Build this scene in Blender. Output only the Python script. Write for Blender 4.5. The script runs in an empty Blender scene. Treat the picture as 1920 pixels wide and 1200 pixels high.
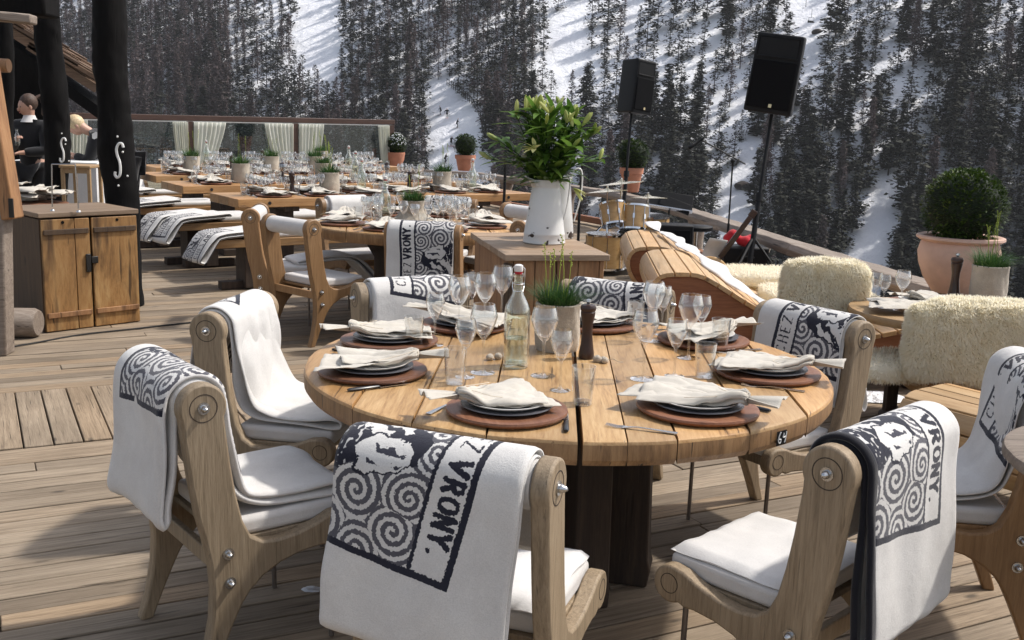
import bpy, bmesh, math, random
import numpy as np
from mathutils import Vector, Matrix
R_=math.radians
SC=bpy.context.scene
COL=SC.collection
# ---------------------------------------------------------------- camera
FPX=2000.; PITCH=R_(11.0); ROLL=R_(1.7); EYE=1.6
cam_d=bpy.data.cameras.new('camera'); cam=bpy.data.objects.new('camera',cam_d); COL.objects.link(cam)
cam_d.sensor_width=36; cam_d.lens=FPX/1920*36; cam_d.clip_start=.05; cam_d.clip_end=3000
_r=Vector((1,0,0)); _U=Vector((0,math.sin(PITCH),math.cos(PITCH))); _F=Vector((0,math.cos(PITCH),-math.sin(PITCH)))
CR,SR=math.cos(ROLL),math.sin(ROLL)
_X=_r*CR+_U*SR; _Y=_U*CR-_r*SR; _Z=-_F
cam.matrix_world=Matrix(((_X.x,_Y.x,_Z.x,0),(_X.y,_Y.y,_Z.y,0),(_X.z,_Y.z,_Z.z,EYE),(0,0,0,1)))
SC.camera=cam
SC.render.resolution_x=1024; SC.render.resolution_y=640
# ---------------------------------------------------------------- light
SUN_AZ=R_(72); SUN_EL=R_(53)
W=bpy.data.worlds.new('World'); SC.world=W; W.use_nodes=True
wn=W.node_tree; bg=wn.nodes['Background']
sky=wn.nodes.new('ShaderNodeTexSky'); sky.sky_type='NISHITA'; sky.sun_disc=False
sky.sun_elevation=SUN_EL; sky.sun_rotation=SUN_AZ; sky.air_density=1.0; sky.dust_density=2.5; sky.ozone_density=.6
_hs=wn.nodes.new('ShaderNodeHueSaturation'); _hs.inputs['Saturation'].default_value=.55; wn.links.new(sky.outputs[0],_hs.inputs['Color']); wn.links.new(_hs.outputs[0],bg.inputs[0]); bg.inputs[1].default_value=.15
sun_d=bpy.data.lights.new('sun','SUN'); sun_d.energy=3.3; sun_d.angle=R_(3); sun_d.color=(1,.95,.88)
sun=bpy.data.objects.new('sun',sun_d); COL.objects.link(sun)
_sd=Vector((math.sin(SUN_AZ)*math.cos(SUN_EL),math.cos(SUN_AZ)*math.cos(SUN_EL),math.sin(SUN_EL)))
sun.rotation_euler=_sd.to_track_quat('Z','Y').to_euler(); sun.location=(20,20,40)
vs=SC.view_settings; vs.view_transform='Standard'; vs.look='None'; vs.exposure=.40; vs.gamma=1
SC.cycles.max_bounces=8; SC.cycles.transparent_max_bounces=24; SC.cycles.transmission_bounces=6
SC.cycles.caustics_reflective=False; SC.cycles.caustics_refractive=False
# ---------------------------------------------------------------- helpers
def ray(x,y):
    u=x-960; v=-(y-600); uu=u*CR-v*SR; vv=u*SR+v*CR; a=uu/FPX; b=vv/FPX
    return Vector((a,math.cos(PITCH)+b*math.sin(PITCH),-math.sin(PITCH)+b*math.cos(PITCH)))
def at(x,y,z): d=ray(x,y); return d*((z-EYE)/d.z)+Vector((0,0,EYE))
def atY(x,y,Y): d=ray(x,y); return d*(Y/d.y)+Vector((0,0,EYE))
def proj(X,Y,Z):
    Z=Z-EYE; b=Y*math.cos(PITCH)-Z*math.sin(PITCH)
    if b<=0: return (-9e9,-9e9)
    v=(Y*math.sin(PITCH)+Z*math.cos(PITCH))/b*FPX; u=X/b*FPX
    return 960+u*CR+v*SR, 600+u*SR-v*CR
def frame(loc=(0,0,0),rz=0,rx=0,ry=0,s=1): return Matrix.Translation(Vector(loc))@Matrix.Rotation(rz,4,'Z')@Matrix.Rotation(ry,4,'Y')@Matrix.Rotation(rx,4,'X')@Matrix.Scale(s,4)
def basis(d):
    d=Vector(d).normalized(); a=Vector((0,0,1)) if abs(d.z)<.9 else Vector((1,0,0))
    x=d.cross(a).normalized(); return x,d.cross(x).normalized(),d
class MB:
    def __init__(s): s.v=[]; s.f=[]; s.uv={}; s.col=[]
    def add(s,vs,fs,M=None,col=None):
        n=len(s.v)
        for p in vs: s.v.append(tuple(M@Vector(p)) if M is not None else tuple(p))
        s.f+= [tuple(i+n for i in f) for f in fs]
        s.col+= [col if col is not None else .5]*len(fs); return n
    def box(s,c,d,M=None,col=None,tw=0):
        x,y,z=d[0]/2,d[1]/2,d[2]/2
        vs=[(c[0]+i*x,c[1]+j*y,c[2]+k*z) for k in(-1,1) for i,j in((-1,-1),(1,-1),(1,1),(-1,1))]
        s.add(vs,[(3,2,1,0),(4,5,6,7),(0,1,5,4),(1,2,6,5),(2,3,7,6),(3,0,4,7)],M,col); return s
    def bar(s,a,b,w,h,col=None,up=(0,0,1)):
        a,b=Vector(a),Vector(b); d=(b-a).normalized(); x=d.cross(Vector(up))
        x=x.normalized() if x.length>1e-4 else Vector((1,0,0)); y=x.cross(d)
        vs=[p+x*i*w/2+y*j*h/2 for p in(a,b) for i,j in((-1,-1),(1,-1),(1,1),(-1,1))]
        s.add(vs,[(3,2,1,0),(4,5,6,7),(0,1,5,4),(1,2,6,5),(2,3,7,6),(3,0,4,7)],None,col); return s
    def tube(s,pts,r,n=8,cap=True,M=None,flat=1):
        pts=[Vector(p) for p in pts]; rs=r if isinstance(r,(list,tuple)) else [r]*len(pts)
        x=None; vs=[]
        for i,p in enumerate(pts):
            d=(pts[min(i+1,len(pts)-1)]-pts[max(i-1,0)]).normalized()
            if x is None: x,y,_=basis(d)
            else:
                x=(x-d*x.dot(d)); x=x.normalized() if x.length>1e-6 else basis(d)[0]; y=d.cross(x)
            for k in range(n):
                a=2*math.pi*k/n; vs.append(p+(x*math.cos(a)+y*math.sin(a)*flat)*rs[i])
        fs=[(i*n+k,i*n+(k+1)%n,(i+1)*n+(k+1)%n,(i+1)*n+k) for i in range(len(pts)-1) for k in range(n)]
        if cap: fs+=[tuple(range(n-1,-1,-1)),tuple((len(pts)-1)*n+k for k in range(n))]
        s.add(vs,fs,M); return s
    def lathe(s,prof,n=24,M=None,sx=1,sy=1,wob=None):
        vs=[];
        for j,(r,z) in enumerate(prof):
            for k in range(n):
                a=2*math.pi*k/n; q=r*(1+(wob(a,z) if wob else 0)); vs.append((q*math.cos(a)*sx,q*math.sin(a)*sy,z))
        fs=[(j*n+k,j*n+(k+1)%n,(j+1)*n+(k+1)%n,(j+1)*n+k) for j in range(len(prof)-1) for k in range(n)]
        if prof[0][0]>1e-5: fs.append(tuple(range(n-1,-1,-1)))
        if prof[-1][0]>1e-5: fs.append(tuple((len(prof)-1)*n+k for k in range(n)))
        s.add(vs,fs,M); return s
    def poly(s,pts,t,M=None):   # outline in local XZ -> thickness along Y... pts=(y,z), extruded along x
        n=len(pts); vs=[(-t/2,p[0],p[1]) for p in pts]+[(t/2,p[0],p[1]) for p in pts]
        fs=[tuple(range(n)),tuple(range(2*n-1,n-1,-1))]+[(i,(i+1)%n+0,(i+1)%n+n,i+n)[::-1] for i in range(n)]
        s.add(vs,fs,M); return s
    def ball(s,c,r,n=12,m=8,sc=(1,1,1),M=None):
        vs=[];
        for j in range(m+1):
            t=math.pi*j/m
            for k in range(n):
                a=2*math.pi*k/n; vs.append((c[0]+r*sc[0]*math.sin(t)*math.cos(a),c[1]+r*sc[1]*math.sin(t)*math.sin(a),c[2]-r*sc[2]*math.cos(t)))
        s.add(vs,[(j*n+k,j*n+(k+1)%n,(j+1)*n+(k+1)%n,(j+1)*n+k) for j in range(m) for k in range(n)],M); return s
    def build(s,name,mat,parent=None,smooth=False,bevel=0,seg=2,M=None,weld=True):
        me=bpy.data.meshes.new(name); me.from_pydata([tuple(p) for p in s.v],[],s.f)
        if any(c!=.5 for c in s.col):
            at_=me.attributes.new('rnd','FLOAT','FACE'); at_.data.foreach_set('value',[float(c) for c in s.col])
        if weld or bevel:
            bm=bmesh.new(); bm.from_mesh(me); bmesh.ops.remove_doubles(bm,verts=bm.verts,dist=1e-5)
            bmesh.ops.recalc_face_normals(bm,faces=bm.faces); bm.to_mesh(me); bm.free()
        me.materials.append(mat)
        if smooth:
            me.shade_smooth()
            me.set_sharp_from_angle(angle=R_(45))
        o=bpy.data.objects.new(name,me); COL.objects.link(o)
        if parent is not None: o.parent=parent
        if M is not None: o.matrix_local=M
        if bevel:
            b=o.modifiers.new('bevel','BEVEL'); b.width=bevel; b.segments=seg; b.limit_method='ANGLE'; b.angle_limit=R_(40); b.harden_normals=False
            me.shade_smooth(); me.set_sharp_from_angle(angle=R_(35))
        return o
def thing(name,label,cat,loc=(0,0,0),rz=0,group=None):
    o=bpy.data.objects.new(name,None); COL.objects.link(o); o.empty_display_size=.1
    o.location=loc; o.rotation_euler=(0,0,rz); o['label']=label; o['category']=cat
    if group: o['group']=group
    return o
def tag(o,label,cat,group=None):
    o['label']=label; o['category']=cat
    if group: o['group']=group
    return o
def struct(o): o['kind']='structure'; return o
def copy_tree(o,parent=None):
    c=o.copy(); COL.objects.link(c)
    if parent is not None:
        c.parent=parent
    for ch in list(o.children): copy_tree(ch,c)
    return c
def dup(o,loc,rz,label=None,group=None,s=None):
    c=copy_tree(o); c.location=loc; c.rotation_euler=(0,0,rz)
    if s: c.scale=(s,s,s)
    if label: c['label']=label
    if group: c['group']=group
    return c
def spline(pts,n):   # catmull-rom
    P=[Vector(p) for p in pts]; out=[]
    for i in range(len(P)-1):
        a,b,c,d=P[max(i-1,0)],P[i],P[i+1],P[min(i+2,len(P)-1)]
        for k in range(n):
            t=k/n; out.append(.5*((2*b)+(c-a)*t+(2*a-5*b+4*c-d)*t*t+(3*b-a-3*c+d)*t**3))
    out.append(P[-1]); return out
# ---------------------------------------------------------------- materials
MATS={}
def newmat(name):
    m=bpy.data.materials.new(name); m.use_nodes=True; nt=m.node_tree; p=nt.nodes['Principled BSDF']; MATS[name]=m; return m,nt,p
def N(nt,t,**k):
    n=nt.nodes.new(t)
    for a,b in k.items(): setattr(n,a,b)
    return n
def ramp(nt,src,stops):
    r=N(nt,'ShaderNodeValToRGB'); e=r.color_ramp.elements
    while len(e)<len(stops): e.new(.5)
    for i,(p,c) in enumerate(stops): e[i].position=p; e[i].color=(*c,1) if len(c)==3 else c
    nt.links.new(src,r.inputs[0]); return r.outputs[0]
def noise(nt,vec,scale,detail=4,rough=.6,dist=0):
    n=N(nt,'ShaderNodeTexNoise'); n.inputs['Scale'].default_value=scale; n.inputs['Detail'].default_value=detail
    n.inputs['Roughness'].default_value=rough; n.inputs['Distortion'].default_value=dist
    if vec is not None: nt.links.new(vec,n.inputs['Vector'])
    return n.outputs['Fac']
def mixc(nt,f,a,b,mode='MIX'):
    m=N(nt,'ShaderNodeMix',data_type='RGBA',blend_type=mode)
    for s,i in((f,0),(a,6),(b,7)):
        if hasattr(s,'links') or hasattr(s,'is_linked'): nt.links.new(s,m.inputs[i])
        else: m.inputs[i].default_value= s if i==0 else (*s,1)
    return m.outputs[2]
def mth(nt,op,a,b=0):
    m=N(nt,'ShaderNodeMath',operation=op)
    for i,s in enumerate((a,b)):
        if hasattr(s,'is_linked'): nt.links.new(s,m.inputs[i])
        else: m.inputs[i].default_value=s
    return m.outputs[0]
def bump(nt,p,h,strength=.3,dist=.01):
    b=N(nt,'ShaderNodeBump'); b.inputs['Strength'].default_value=strength; b.inputs['Distance'].default_value=dist
    nt.links.new(h,b.inputs['Height']); nt.links.new(b.outputs[0],p.inputs['Normal'])
def wood(name,dark,mid,light,axis=0,scale=6,stretch=14,rough=.65,crack=.5,crackc=None,attr=False,knots=True,bm=.35,objrand=0,stain=0):
    m,nt,p=newmat(name); tc=N(nt,'ShaderNodeTexCoord'); vec=tc.outputs['Object']
    if attr:
        a=N(nt,'ShaderNodeAttribute',attribute_name='rnd'); cx=N(nt,'ShaderNodeCombineXYZ')
        for i in range(3): nt.links.new(mth(nt,'MULTIPLY',a.outputs['Fac'],(37,91,53)[i]),cx.inputs[i])
        va=N(nt,'ShaderNodeVectorMath',operation='ADD'); nt.links.new(vec,va.inputs[0]); nt.links.new(cx.outputs[0],va.inputs[1]); vec=va.outputs[0]
    mp=N(nt,'ShaderNodeMapping'); nt.links.new(vec,mp.inputs[0]); sc=[stretch]*3; sc[axis]=1; mp.inputs['Scale'].default_value=sc
    g=noise(nt,mp.outputs[0],scale*.5,8,.65,.6); g2=noise(nt,mp.outputs[0],scale*2.2,6,.7,.2); big=noise(nt,vec,1.7,3,.5)
    f=mth(nt,'ADD',mth(nt,'MULTIPLY',g,.6),mth(nt,'MULTIPLY',g2,.4))
    c=ramp(nt,f,[(.3,dark),(.48,mid),(.68,light)])
    c=mixc(nt,mth(nt,'MULTIPLY',ramp(nt,big,[(.35,(1,1,1)),(.65,(0,0,0))]),.45),c,tuple(x*.55 for x in mid))
    if stain:
        st=noise(nt,mp.outputs[0],1.1,5,.6,1.0); c=mixc(nt,mth(nt,'MULTIPLY',ramp(nt,st,[(.50,(0,0,0)),(.66,(1,1,1))]),stain),c,tuple(x*.5 for x in dark))
    if attr:
        t=ramp(nt,mth(nt,'FRACT',mth(nt,'MULTIPLY',a.outputs['Fac'],7.3)),[(0,(.68,.66,.64)),(.5,(1,1,1)),(1,(1.0,.9,.78))])
        c=mixc(nt,1.0,c,t,'MULTIPLY')
    if objrand:
        oi=N(nt,'ShaderNodeObjectInfo'); t=ramp(nt,oi.outputs['Random'],[(0,(.8,.8,.8)),(1,(1.15,1.1,1.05))]); c=mixc(nt,1.0,c,t,'MULTIPLY')
    if knots:
        vo=N(nt,'ShaderNodeTexVoronoi'); mk=N(nt,'ShaderNodeMapping'); ks=[3.2]*3; ks[axis]=1.3; mk.inputs['Scale'].default_value=ks; nt.links.new(vec,mk.inputs[0]); nt.links.new(mk.outputs[0],vo.inputs['Vector'])
        vo.inputs['Scale'].default_value=1.4
        k=ramp(nt,vo.outputs['Distance'],[(.03,(1,1,1)),(.075,(0,0,0))]); c=mixc(nt,mth(nt,'MULTIPLY',k,.75),c,tuple(x*.35 for x in dark))
    mc=N(nt,'ShaderNodeMapping'); s2=[stretch*1.6]*3; s2[axis]=.8; mc.inputs['Scale'].default_value=s2; nt.links.new(vec,mc.inputs[0])
    cr=ramp(nt,noise(nt,mc.outputs[0],scale*.55,3,.5,.3),[(.30,(1,1,1)),(.345,(0,0,0))])
    c=mixc(nt,mth(nt,'MULTIPLY',cr,crack),c,crackc or tuple(x*.25 for x in dark))
    nt.links.new(c,p.inputs['Base Color']); p.inputs['Roughness'].default_value=rough
    h=mth(nt,'SUBTRACT',f,mth(nt,'MULTIPLY',cr,.6)); bump(nt,p,h,bm,.006)
    return m
def plain(name,col,rough=.5,metal=0,var=.15,vs=8,bm=0,bs=60,spec=.5):
    m,nt,p=newmat(name); tc=N(nt,'ShaderNodeTexCoord'); v=noise(nt,tc.outputs['Object'],vs,5)
    c=ramp(nt,v,[(.3,tuple(x*(1-var) for x in col)),(.7,tuple(min(1,x*(1+var)) for x in col))])
    nt.links.new(c,p.inputs['Base Color']); p.inputs['Roughness'].default_value=rough; p.inputs['Metallic'].default_value=metal
    p.inputs['Specular IOR Level'].default_value=spec
    if bm: bump(nt,p,noise(nt,tc.outputs['Object'],bs,4),bm,.004)
    return m
def cloth(name,col,var=.08,weave=260,rough=.9,bs=.35,stripe=None):
    m,nt,p=newmat(name); tc=N(nt,'ShaderNodeTexCoord'); o=tc.outputs['Object']
    v=noise(nt,o,9,5); c=ramp(nt,v,[(.3,tuple(x*(1-var) for x in col)),(.7,tuple(min(1,x*(1+var)) for x in col))])
    fz=noise(nt,o,weave,3,.8); c=mixc(nt,.12,c,ramp(nt,fz,[(.35,(.35,.33,.32)),(.6,(1,1,1))]),'MULTIPLY')
    nt.links.new(c,p.inputs['Base Color']); p.inputs['Roughness'].default_value=rough; p.inputs['Specular IOR Level'].default_value=.15
    p.inputs['Sheen Weight'].default_value=.25
    bump(nt,p,mth(nt,'ADD',fz,mth(nt,'MULTIPLY',noise(nt,o,25,3),1.5)),bs,.003); return m
def attrramp(name,stops,rough=.8,trans=0,bm=0):
    m,nt,p=newmat(name); a=N(nt,'ShaderNodeAttribute',attribute_name='rnd')
    c=ramp(nt,a.outputs['Fac'],stops)
    oi=N(nt,'ShaderNodeObjectInfo'); c=mixc(nt,1.0,c,ramp(nt,oi.outputs['Random'],[(0,(.75,.78,.75)),(1,(1.2,1.15,1.15))]),'MULTIPLY') if name!='sheepskin_wool' else c
    nt.links.new(c,p.inputs['Base Color']); p.inputs['Roughness'].default_value=rough; p.inputs['Specular IOR Level'].default_value=.2
    if trans:
        t=N(nt,'ShaderNodeBsdfTranslucent'); nt.links.new(c,t.inputs[0]); mx=N(nt,'ShaderNodeMixShader'); mx.inputs[0].default_value=trans
        nt.links.new(p.outputs[0],mx.inputs[1]); nt.links.new(t.outputs[0],mx.inputs[2]); nt.links.new(mx.outputs[0],nt.nodes['Material Output'].inputs[0])
    return m
def thin_glass(name,tint,k=.9,rough=.02,base=.05):
    m,nt,p=newmat(name); nt.nodes.remove(p)
    t=N(nt,'ShaderNodeBsdfTransparent'); t.inputs[0].default_value=(*tint,1); g=N(nt,'ShaderNodeBsdfGlossy'); g.inputs['Roughness'].default_value=rough
    g.inputs[0].default_value=(1,1,1,1)
    lw=N(nt,'ShaderNodeLayerWeight'); lw.inputs[0].default_value=.5
    f=mth(nt,'ADD',mth(nt,'MULTIPLY',mth(nt,'POWER',lw.outputs['Facing'],2.0),k),base)
    mx=N(nt,'ShaderNodeMixShader'); nt.links.new(f,mx.inputs[0]); nt.links.new(t.outputs[0],mx.inputs[1]); nt.links.new(g.outputs[0],mx.inputs[2])
    nt.links.new(mx.outputs[0],nt.nodes['Material Output'].inputs[0]); return m

M_deck=wood('deck_wood',(.085,.06,.04),(.268,.208,.145),(.44,.36,.27),axis=0,scale=5,stretch=24,rough=.8,crack=.85,attr=True,bm=.6)
M_oak=wood('weathered_oak',(.13,.095,.058),(.30,.228,.148),(.44,.35,.24),axis=2,scale=9,stretch=16,rough=.6,crack=.35,knots=False,bm=.5,objrand=1)
M_oak_warm=wood('warm_oak',(.16,.085,.035),(.30,.17,.075),(.42,.26,.13),axis=2,scale=9,stretch=16,rough=.5,crack=.3,knots=False,bm=.3,objrand=1)
M_table=wood('table_pine',(.20,.10,.038),(.50,.305,.135),(.69,.48,.25),axis=1,scale=5,stretch=13,rough=.42,crack=.8,attr=True,bm=.3)
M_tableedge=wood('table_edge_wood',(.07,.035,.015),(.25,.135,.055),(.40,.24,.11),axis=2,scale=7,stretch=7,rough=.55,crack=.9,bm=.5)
M_bench=wood('bench_pine',(.22,.11,.04),(.42,.24,.10),(.56,.36,.19),axis=0,scale=5,stretch=13,rough=.5,crack=.6,attr=True,bm=.3)
M_dark=wood('dark_timber',(.015,.009,.006),(.04,.025,.017),(.085,.055,.035),axis=2,scale=5,stretch=12,rough=.7,crack=.5)
M_slat=wood('larch_slat',(.36,.20,.085),(.58,.38,.19),(.70,.50,.29),axis=1,scale=4,stretch=14,rough=.5,crack=.35,attr=True,bm=.2)
M_red=wood('red_larch',(.15,.05,.02),(.27,.10,.04),(.36,.15,.065),axis=0,scale=5,stretch=12,rough=.55,crack=.4)
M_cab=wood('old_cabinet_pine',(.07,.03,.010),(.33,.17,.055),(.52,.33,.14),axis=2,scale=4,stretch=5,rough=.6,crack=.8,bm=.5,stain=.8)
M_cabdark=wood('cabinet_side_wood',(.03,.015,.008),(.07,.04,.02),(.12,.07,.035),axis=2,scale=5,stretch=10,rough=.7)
M_box=wood('crate_wood',(.12,.05,.02),(.33,.165,.07),(.47,.27,.13),axis=2,scale=5,stretch=7,rough=.6,crack=.8,stain=.6)
M_boxtop=wood('crate_top_wood',(.16,.10,.06),(.34,.24,.16),(.48,.37,.27),axis=0,scale=5,stretch=14,rough=.65,crack=.6,attr=True)
M_rail=wood('grey_rail_wood',(.10,.075,.055),(.24,.19,.15),(.38,.32,.27),axis=0,scale=4,stretch=16,rough=.75,crack=.8,knots=False,bm=.6)
M_char=wood('charred_wood',(.001,.001,.001),(.004,.0035,.0035),(.010,.009,.0085),axis=2,scale=4,stretch=5,rough=.85,crack=.6,bm=.8); M_char.node_tree.nodes['Principled BSDF'].inputs['Specular IOR Level'].default_value=.15
M_walnut=wood('walnut_board',(.09,.035,.018),(.20,.085,.045),(.30,.15,.085),axis=0,scale=7,stretch=13,rough=.45,crack=.2,knots=False,bm=.15,objrand=1)
M_mill=plain('dark_mill_wood',(.035,.016,.012),.3,0,.3,20)
M_steel=plain('brushed_steel',(.55,.55,.55),.25,1,.1)
M_rod=plain('steel_rod',(.22,.19,.17),.4,.8,.2)
M_chrome=plain('chrome',(.75,.75,.75),.12,1,.05)
M_iron=plain('dark_iron',(.03,.028,.026),.5,.6,.2)
M_blackplastic=plain('black_plastic',(.005,.005,.006),.55,0,.1,30,.2,200,.25)
M_grille=plain('speaker_grille',(.005,.005,.006),.8,0,.2,200,.5,400,.1)
M_plate=plain('stone_plate',(.62,.61,.58),.25,0,.04)
M_darkplate=plain('grey_plate',(.10,.10,.11),.35,0,.1)
M_knife=plain('knife_handle',(.01,.011,.014),.3)
M_cush=cloth('cushion_linen',(.60,.58,.56),.06,300)
M_white=cloth('white_cloth',(.68,.665,.65),.05,250)
M_dkcloth=cloth('dark_piping',(.012,.012,.017),.2,250)
M_napkin=cloth('linen_napkin',(.54,.50,.435),.08,420,bs=.3)
M_string=cloth('linen_string',(.62,.54,.43),.1,300)
M_burlap=cloth('burlap_pot_wrap',(.48,.42,.34),.2,150,bs=1.0)
M_curtain=cloth('curtain_cloth',(.90,.90,.85),.04,150)
_t=M_curtain.node_tree; _b=_t.nodes.new('ShaderNodeBsdfTranslucent'); _b.inputs[0].default_value=(.85,.85,.78,1); _mx=_t.nodes.new('ShaderNodeMixShader'); _mx.inputs[0].default_value=.6
_t.links.new(_t.nodes['Principled BSDF'].outputs[0],_mx.inputs[1]); _t.links.new(_b.outputs[0],_mx.inputs[2]); _t.links.new(_mx.outputs[0],_t.nodes['Material Output'].inputs[0])
M_enamel=plain('white_enamel',(.70,.70,.68),.25,0,.05)
M_terra=plain('terracotta',(.46,.19,.11),.75,0,.12,12,.2,60)
M_terrapale=plain('pale_terracotta',(.56,.37,.29),.75,0,.14,6,.2,60)
M_skin=plain('skin',(.50,.29,.21),.5,0,.08)
M_hairb=plain('brown_hair',(.06,.032,.02),.6,0,.5,60,.8,90)
M_hairy=plain('blonde_hair',(.55,.42,.25),.5,0,.3,60)
M_blackcloth=cloth('black_jacket_cloth',(.012,.012,.014),.2,200)
M_whiteflat=plain('white_paint',(.72,.72,.70),.6)
M_redcloth=cloth('red_cloth',(.45,.02,.03),.1,200)
M_drum=wood('drum_shell_maple',(.40,.22,.08),(.58,.35,.14),(.68,.44,.20),axis=0,scale=4,stretch=6,rough=.25,crack=0,knots=False,bm=.05)
M_drumskin=plain('drum_head',(.72,.71,.66),.4)
M_brass=plain('cymbal_bronze',(.72,.62,.42),.22,1,.1)
M_clear=thin_glass('clear_glass',(.96,.965,.965),.95,.03,.075)
M_pane=thin_glass('window_glass',(.80,.86,.86),.5,.02,.07)
M_green=thin_glass('green_bottle_glass',(.93,.955,.91),1.0,.02,.09)
M_snow,_nt,_p=newmat('snow'); _tc=N(_nt,'ShaderNodeTexCoord')
_c1=ramp(_nt,noise(_nt,_tc.outputs['Object'],.08,8,.6),[(.35,(.80,.81,.86)),(.6,(.90,.91,.94))])
_nt.links.new(_c1,_p.inputs['Base Color']); _p.inputs['Roughness'].default_value=.7
bump(_nt,_p,noise(_nt,_tc.outputs['Object'],.35,8,.65),1.0,.8)
# enamel chips on jug
_m,_nt,_p=newmat('chipped_enamel'); M_jug=_m; _tc=N(_nt,'ShaderNodeTexCoord'); _o=_tc.outputs['Object']
_sx=N(_nt,'ShaderNodeSeparateXYZ'); _nt.links.new(_o,_sx.inputs[0])
_n=noise(_nt,_o,16,3,.5); _low=ramp(_nt,_sx.outputs[2],[(.0,(.10,.10,.10)),(.12,(0,0,0))])
_msk=ramp(_nt,mth(_nt,'ADD',_n,_low),[(.70,(0,0,0)),(.715,(1,1,1))])
_cc=mixc(_nt,_msk,mixc(_nt,ramp(_nt,noise(_nt,_o,5,4),[(.4,(0,0,0)),(.75,(.4,.4,.4))]),(.66,.66,.65),(.50,.47,.43)),(.035,.022,.018))
_nt.links.new(_cc,_p.inputs['Base Color']); _p.inputs['Roughness'].default_value=.3
M_leaf=attrramp('lily_leaf',[(0,(.035,.09,.015)),(.6,(.13,.25,.04)),(1,(.28,.42,.09))],.35,.4)
M_bud=attrramp('lily_bud',[(0,(.34,.42,.08)),(1,(.66,.68,.32))],.5,.3)
M_grass=attrramp('pot_grass',[(0,(.015,.05,.015)),(.7,(.05,.12,.03)),(1,(.12,.2,.06))],.5,.25)
M_boxw=attrramp('boxwood_leaf',[(0,(.012,.025,.006)),(.6,(.04,.075,.012)),(1,(.11,.15,.025))],.5,.2)
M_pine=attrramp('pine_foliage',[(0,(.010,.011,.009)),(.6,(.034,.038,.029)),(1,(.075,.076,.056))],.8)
M_larch=attrramp('larch_twigs',[(0,(.05,.037,.036)),(.6,(.10,.08,.078)),(1,(.17,.14,.138))],.9)
M_trunk=plain('tree_bark',(.035,.026,.022),.9,0,.3,3)
M_fur=attrramp('sheepskin_wool',[(0,(.86,.80,.64)),(.5,(.92,.87,.73)),(1,(.96,.93,.83))],.95,.5)
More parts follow.
